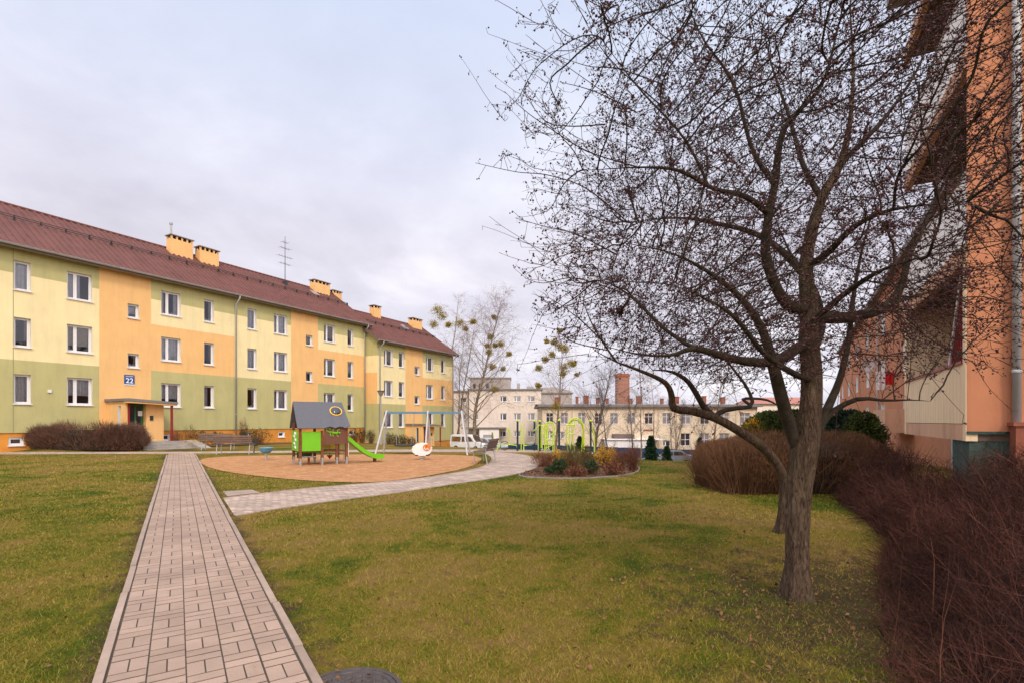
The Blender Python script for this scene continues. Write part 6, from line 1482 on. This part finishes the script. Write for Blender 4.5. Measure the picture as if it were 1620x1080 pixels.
def crown_pts(n, seed):
    r = np.random.default_rng(seed); c = np.array([2.52, 4.6, 3.95]); q = r.normal(0, 1, (n * 6, 3)); q /= np.linalg.norm(q, axis=1)[:, None]; rad = r.random(len(q)) ** (1 / 2.4)
    R_ = np.array([2.35, 2.1, 2.45]); p = c + q * rad[:, None] * R_ * (1 + .12 * np.sin(q[:, 0] * 6 + q[:, 2] * 5) + .1 * np.cos(q[:, 1] * 7))[:, None]
    px = 810 + p[:, 0] / p[:, 1] * F; py = HZ - (p[:, 2] - EYE) / p[:, 1] * F
    ok = (p[:, 2] > 1.86 + .06 * np.abs(p[:, 0] - 2.4)) & (p[:, 1] > 2.5) & (p[:, 2] < 6.2)
    # leave the crown's right side thinner where the house stands
    ok &= (p[:, 0] < 4.5 + .1 * p[:, 2]) & ~((p[:, 0] > 4.0) & (r.random(len(p)) < .4))
    # lower left hangs in a bow
    ok &= ~((p[:, 0] < .9) & (p[:, 2] < 2.15))
    p = p[ok][:n]; ex = []
    for cc, rr_, k in (((.95, 4.15, 2.6), (.85, .8, .62), 1500), ((1.65, 4.1, 2.25), (.95, .8, .42), 1300), ((3.5, 4.3, 2.5), (.75, .8, .5), 700)):
        q = r.normal(0, 1, (k, 3)); q /= np.linalg.norm(q, axis=1)[:, None]; ex.append(np.array(cc) + q * (r.random(k) ** .4)[:, None] * np.array(rr_))
    tl = (p[:, 0] - 2.45) * -.8 + (p[:, 2] - 3.9); p = p[(tl < 1.5) | (r.random(len(p)) < .35)]
    return np.concatenate([p] + ex)
shoots = [[U(1000, 330, 4.0), U(930, 300, 3.9), U(870, 278, 3.85), U(815, 272, 3.8), U(752, 258, 3.8)], [U(1000, 270, 4.0), U(930, 240, 3.95), U(865, 200, 3.9), U(830, 175, 3.9), U(798, 145, 3.9)], [U(960, 220, 4), U(900, 200, 3.9), U(860, 190, 3.9), U(825, 140, 3.9)],
  [U(1040, 160, 4.0), U(980, 110, 3.95), U(940, 60, 3.9), U(905, -10, 3.9)], [U(1030, 130, 4.1), U(980, 110, 4), U(930, 105, 4), U(880, 88, 4)], [U(1000, 160, 4.1), U(940, 145, 4), U(885, 130, 4)], [U(980, 400, 3.9), U(910, 370, 3.8), U(860, 358, 3.8), U(815, 345, 3.8)],
  [U(980, 450, 3.9), U(910, 440, 3.9), U(860, 448, 3.9), U(830, 440, 3.9)], [U(1070, 60, 4.2), U(1020, 30, 4.2), U(1010, -20, 4.2)], [U(950, 560, 3.9), U(905, 540, 3.9), U(880, 520, 3.9)],
  [U(1500, 330, 3.7), U(1560, 350, 3.5), U(1600, 400, 3.4)], [U(1480, 200, 4.4), U(1540, 190, 4.2), U(1600, 150, 4.0)], [U(1450, 90, 4.5), U(1520, 80, 4.3), U(1590, 20, 4.2)], [U(1500, 320, 3.8), U(1560, 290, 3.6), U(1612, 270, 3.5)], [U(1470, 420, 3.7), U(1530, 450, 3.6), U(1592, 480, 3.6)], [U(1470, 440, 3.7), U(1520, 470, 3.6), U(1570, 500, 3.6)], [U(1470, 340, 4), U(1540, 320, 3.9), U(1600, 330, 3.8)], [U(1400, 633, 4.3), U(1440, 600, 4.2), U(1475, 590, 4.1)], [U(1400, 560, 4.3), U(1450, 555, 4.2), U(1500, 570, 4.1)]]
tree_from(limbs, crown_pts(19000, 5), 'crab_apple_tree', 'big leafless crab apple tree with a stout trunk, its crown full of small dark fruit', np.array(U(1262, 945, 4.5)) * np.array([1, 1, 0]), 77, kill=.085, bn=72000, tip=.0018, sprouts=900, shoots=shoots)
# second, leaning tree behind it
l2 = [LB_([(1238, 842, 7.1, .085), (1239, 800, 7.1, .062), (1240, 755, 7.1, .06), (1215, 715, 7.0, .062), (1180, 688, 6.9, .06), (1135, 662, 6.8, .056), (1095, 650, 6.7, .052), (1066, 645, 6.6, .048), (1062, 622, 6.5, .043), (1050, 603, 6.4, .038), (1010, 585, 6.3, .030), (975, 572, 6.2, .022), (942, 555, 6.1, .012)]),
      LB_([(1135, 662, 6.8, .045), (1115, 645, 6.8, .04), (1100, 620, 6.7, .036), (1085, 600, 6.6, .03), (1060, 587, 6.5, .022), (1030, 585, 6.4, .014)]),
      LB_([(1130, 660, 6.8, .04), (1142, 650, 6.8, .034), (1165, 645, 6.8, .03), (1190, 640, 6.8, .026), (1180, 610, 6.9, .02), (1150, 570, 7.0, .014), (1120, 520, 7.1, .009)]),
      LB_([(1190, 640, 6.8, .02), (1172, 630, 6.9, .02), (1215, 632, 7.0, .015), (1240, 648, 7.0, .010)]),
      LB_([(975, 572, 6.2, .014), (940, 520, 6.2, .009), (920, 470, 6.2, .005)])]
r_ = np.random.default_rng(9); q = r_.normal(0, 1, (1900, 3)); q /= np.linalg.norm(q, axis=1)[:, None]; q = np.array([2.45, 6.5, 2.95]) + q * (r_.random(1900) ** .4)[:, None] * np.array([1.5, .9, .85]); q = q[q[:, 2] > 2.25]
tree_from(l2, q, 'leaning_tree', 'smaller leafless tree behind the big one, its bent limb leaning left over the hedge', np.array(U(1238, 835, 7.1)) * np.array([1, 1, 0]), 78, kill=.15, bn=2200, bigr=.06)

# ------------------------------------------------------------------ sky, sun, camera
EL, AZ = math.radians(42), math.radians(165)      # sun high behind the viewer, a little to the right, through cloud
def world():
    w = bpy.data.worlds.new('World'); bpy.context.scene.world = w; w.use_nodes = True; nt = w.node_tree; bg = nt.nodes['Background']; bg.inputs['Strength'].default_value = .1
    sky = N(nt, 'ShaderNodeTexSky', sky_type='NISHITA'); sky.sun_disc = False; sky.sun_elevation = EL; sky.sun_rotation = AZ; sky.air_density = 1; sky.dust_density = 2
    tc = N(nt, 'ShaderNodeTexCoord').outputs['Generated']; sp = N(nt, 'ShaderNodeSeparateXYZ'); nt.links.new(tc, sp.inputs[0])
    ab = N(nt, 'ShaderNodeMath', operation='ABSOLUTE'); nt.links.new(sp.outputs['Z'], ab.inputs[0]); ad = N(nt, 'ShaderNodeMath', operation='ADD'); ad.inputs[1].default_value = .22; nt.links.new(ab.outputs[0], ad.inputs[0])
    cb = N(nt, 'ShaderNodeCombineXYZ')
    for k, ax in enumerate('XY'): dv = N(nt, 'ShaderNodeMath', operation='DIVIDE'); nt.links.new(sp.outputs[ax], dv.inputs[0]); nt.links.new(ad.outputs[0], dv.inputs[1]); nt.links.new(dv.outputs[0], cb.inputs[k])
    n1 = noise(nt, cb.outputs[0], 1.0, 9, .56, .35); n2 = noise(nt, cb.outputs[0], .42, 4, .5); n3 = noise(nt, cb.outputs[0], 2.6, 9, .6, .2)
    c1 = ramp(nt, [(.32, (7.2, 6.85, 7.85)), (.5, (8.7, 8.35, 9.4)), (.66, (10.9, 10.6, 11.2))]); nt.links.new(n1.outputs['Fac'], c1.inputs['Fac'])
    r3 = ramp(nt, [(.3, (.93, .93, .94)), (.7, (1.06, 1.06, 1.05))]); nt.links.new(n3.outputs['Fac'], r3.inputs['Fac']); cl = mixc(nt, 1.0, c1.outputs[0], r3.outputs[0], 'MULTIPLY')
    f = ramp(nt, [(.50, (0, 0, 0)), (.66, (1, 1, 1))]); nt.links.new(n2.outputs['Fac'], f.inputs['Fac'])
    blue = mixc(nt, .60, cl, (6.1, 7.7, 10.4)); 
    # thin cloud lets the blue through high up
    zr_ = N(nt, 'ShaderNodeMapRange'); zr_.inputs['From Min'].default_value = .30; zr_.inputs['From Max'].default_value = .62; nt.links.new(sp.outputs['Z'], zr_.inputs['Value'])
    mm = N(nt, 'ShaderNodeMath', operation='MULTIPLY'); mm.inputs[1].default_value = .95; nt.links.new(zr_.outputs[0], mm.inputs[0])
    m2 = N(nt, 'ShaderNodeMix', data_type='RGBA'); nt.links.new(mm.outputs[0], m2.inputs[0]); nt.links.new(cl, m2.inputs[6]); nt.links.new(blue, m2.inputs[7])
    m0 = N(nt, 'ShaderNodeMix', data_type='RGBA'); m0.inputs[0].default_value = .93; nt.links.new(sky.outputs[0], m0.inputs[6]); nt.links.new(m2.outputs[2], m0.inputs[7])
    # overcast skies are brighter overhead and towards the sun
    dt = N(nt, 'ShaderNodeVectorMath', operation='DOT_PRODUCT'); dt.inputs[1].default_value = (math.sin(AZ) * math.cos(EL) * .9, math.cos(AZ) * math.cos(EL) * .9, math.sin(EL) * 1.1); nt.links.new(tc, dt.inputs[0])
    mr = N(nt, 'ShaderNodeMapRange', interpolation_type='SMOOTHSTEP'); mr.inputs['From Min'].default_value = .05; mr.inputs['From Max'].default_value = 1.0; mr.inputs['To Min'].default_value = 1.0; mr.inputs['To Max'].default_value = 2.5; nt.links.new(dt.outputs['Value'], mr.inputs['Value'])
    wr = N(nt, 'ShaderNodeMapRange'); wr.inputs['From Min'].default_value = .25; wr.inputs['From Max'].default_value = .8; nt.links.new(dt.outputs['Value'], wr.inputs['Value'])
    wm = mixc(nt, wr.outputs[0], m0.outputs[2], mixc(nt, 1.0, m0.outputs[2], (1.08, .98, .84), 'MULTIPLY'))
    vm = N(nt, 'ShaderNodeVectorMath', operation='SCALE'); nt.links.new(wm, vm.inputs[0]); nt.links.new(mr.outputs[0], vm.inputs['Scale'])
    nt.links.new(vm.outputs[0], bg.inputs['Color'])
world()
su = bpy.data.lights.new('sun', 'SUN'); su.energy = 1.5; su.angle = math.radians(10); su.color = (1, .88, .74); so = bpy.data.objects.new('sun', su); C.objects.link(so)
sd = Vector((math.sin(AZ) * math.cos(EL), math.cos(AZ) * math.cos(EL), math.sin(EL))); so.rotation_euler = sd.to_track_quat('Z', 'Y').to_euler(); so.location = (0, 0, 30)
cam = bpy.data.cameras.new('camera'); co = bpy.data.objects.new('camera', cam); C.objects.link(co); co.location = (0, 0, EYE); co.rotation_euler = (PI / 2, 0, 0)
cam.sensor_width = 36; cam.lens = 36 * F / 1620; cam.shift_y = (HZ - 540) / 1620; cam.clip_end = 3000; cam.clip_start = .05
sc = bpy.context.scene; sc.camera = co; sc.view_settings.view_transform = 'Standard'; sc.view_settings.look = 'None'; sc.view_settings.gamma = 1; sc.view_settings.exposure = 0.04
sc.cycles.max_bounces = 6; sc.cycles.transparent_max_bounces = 12
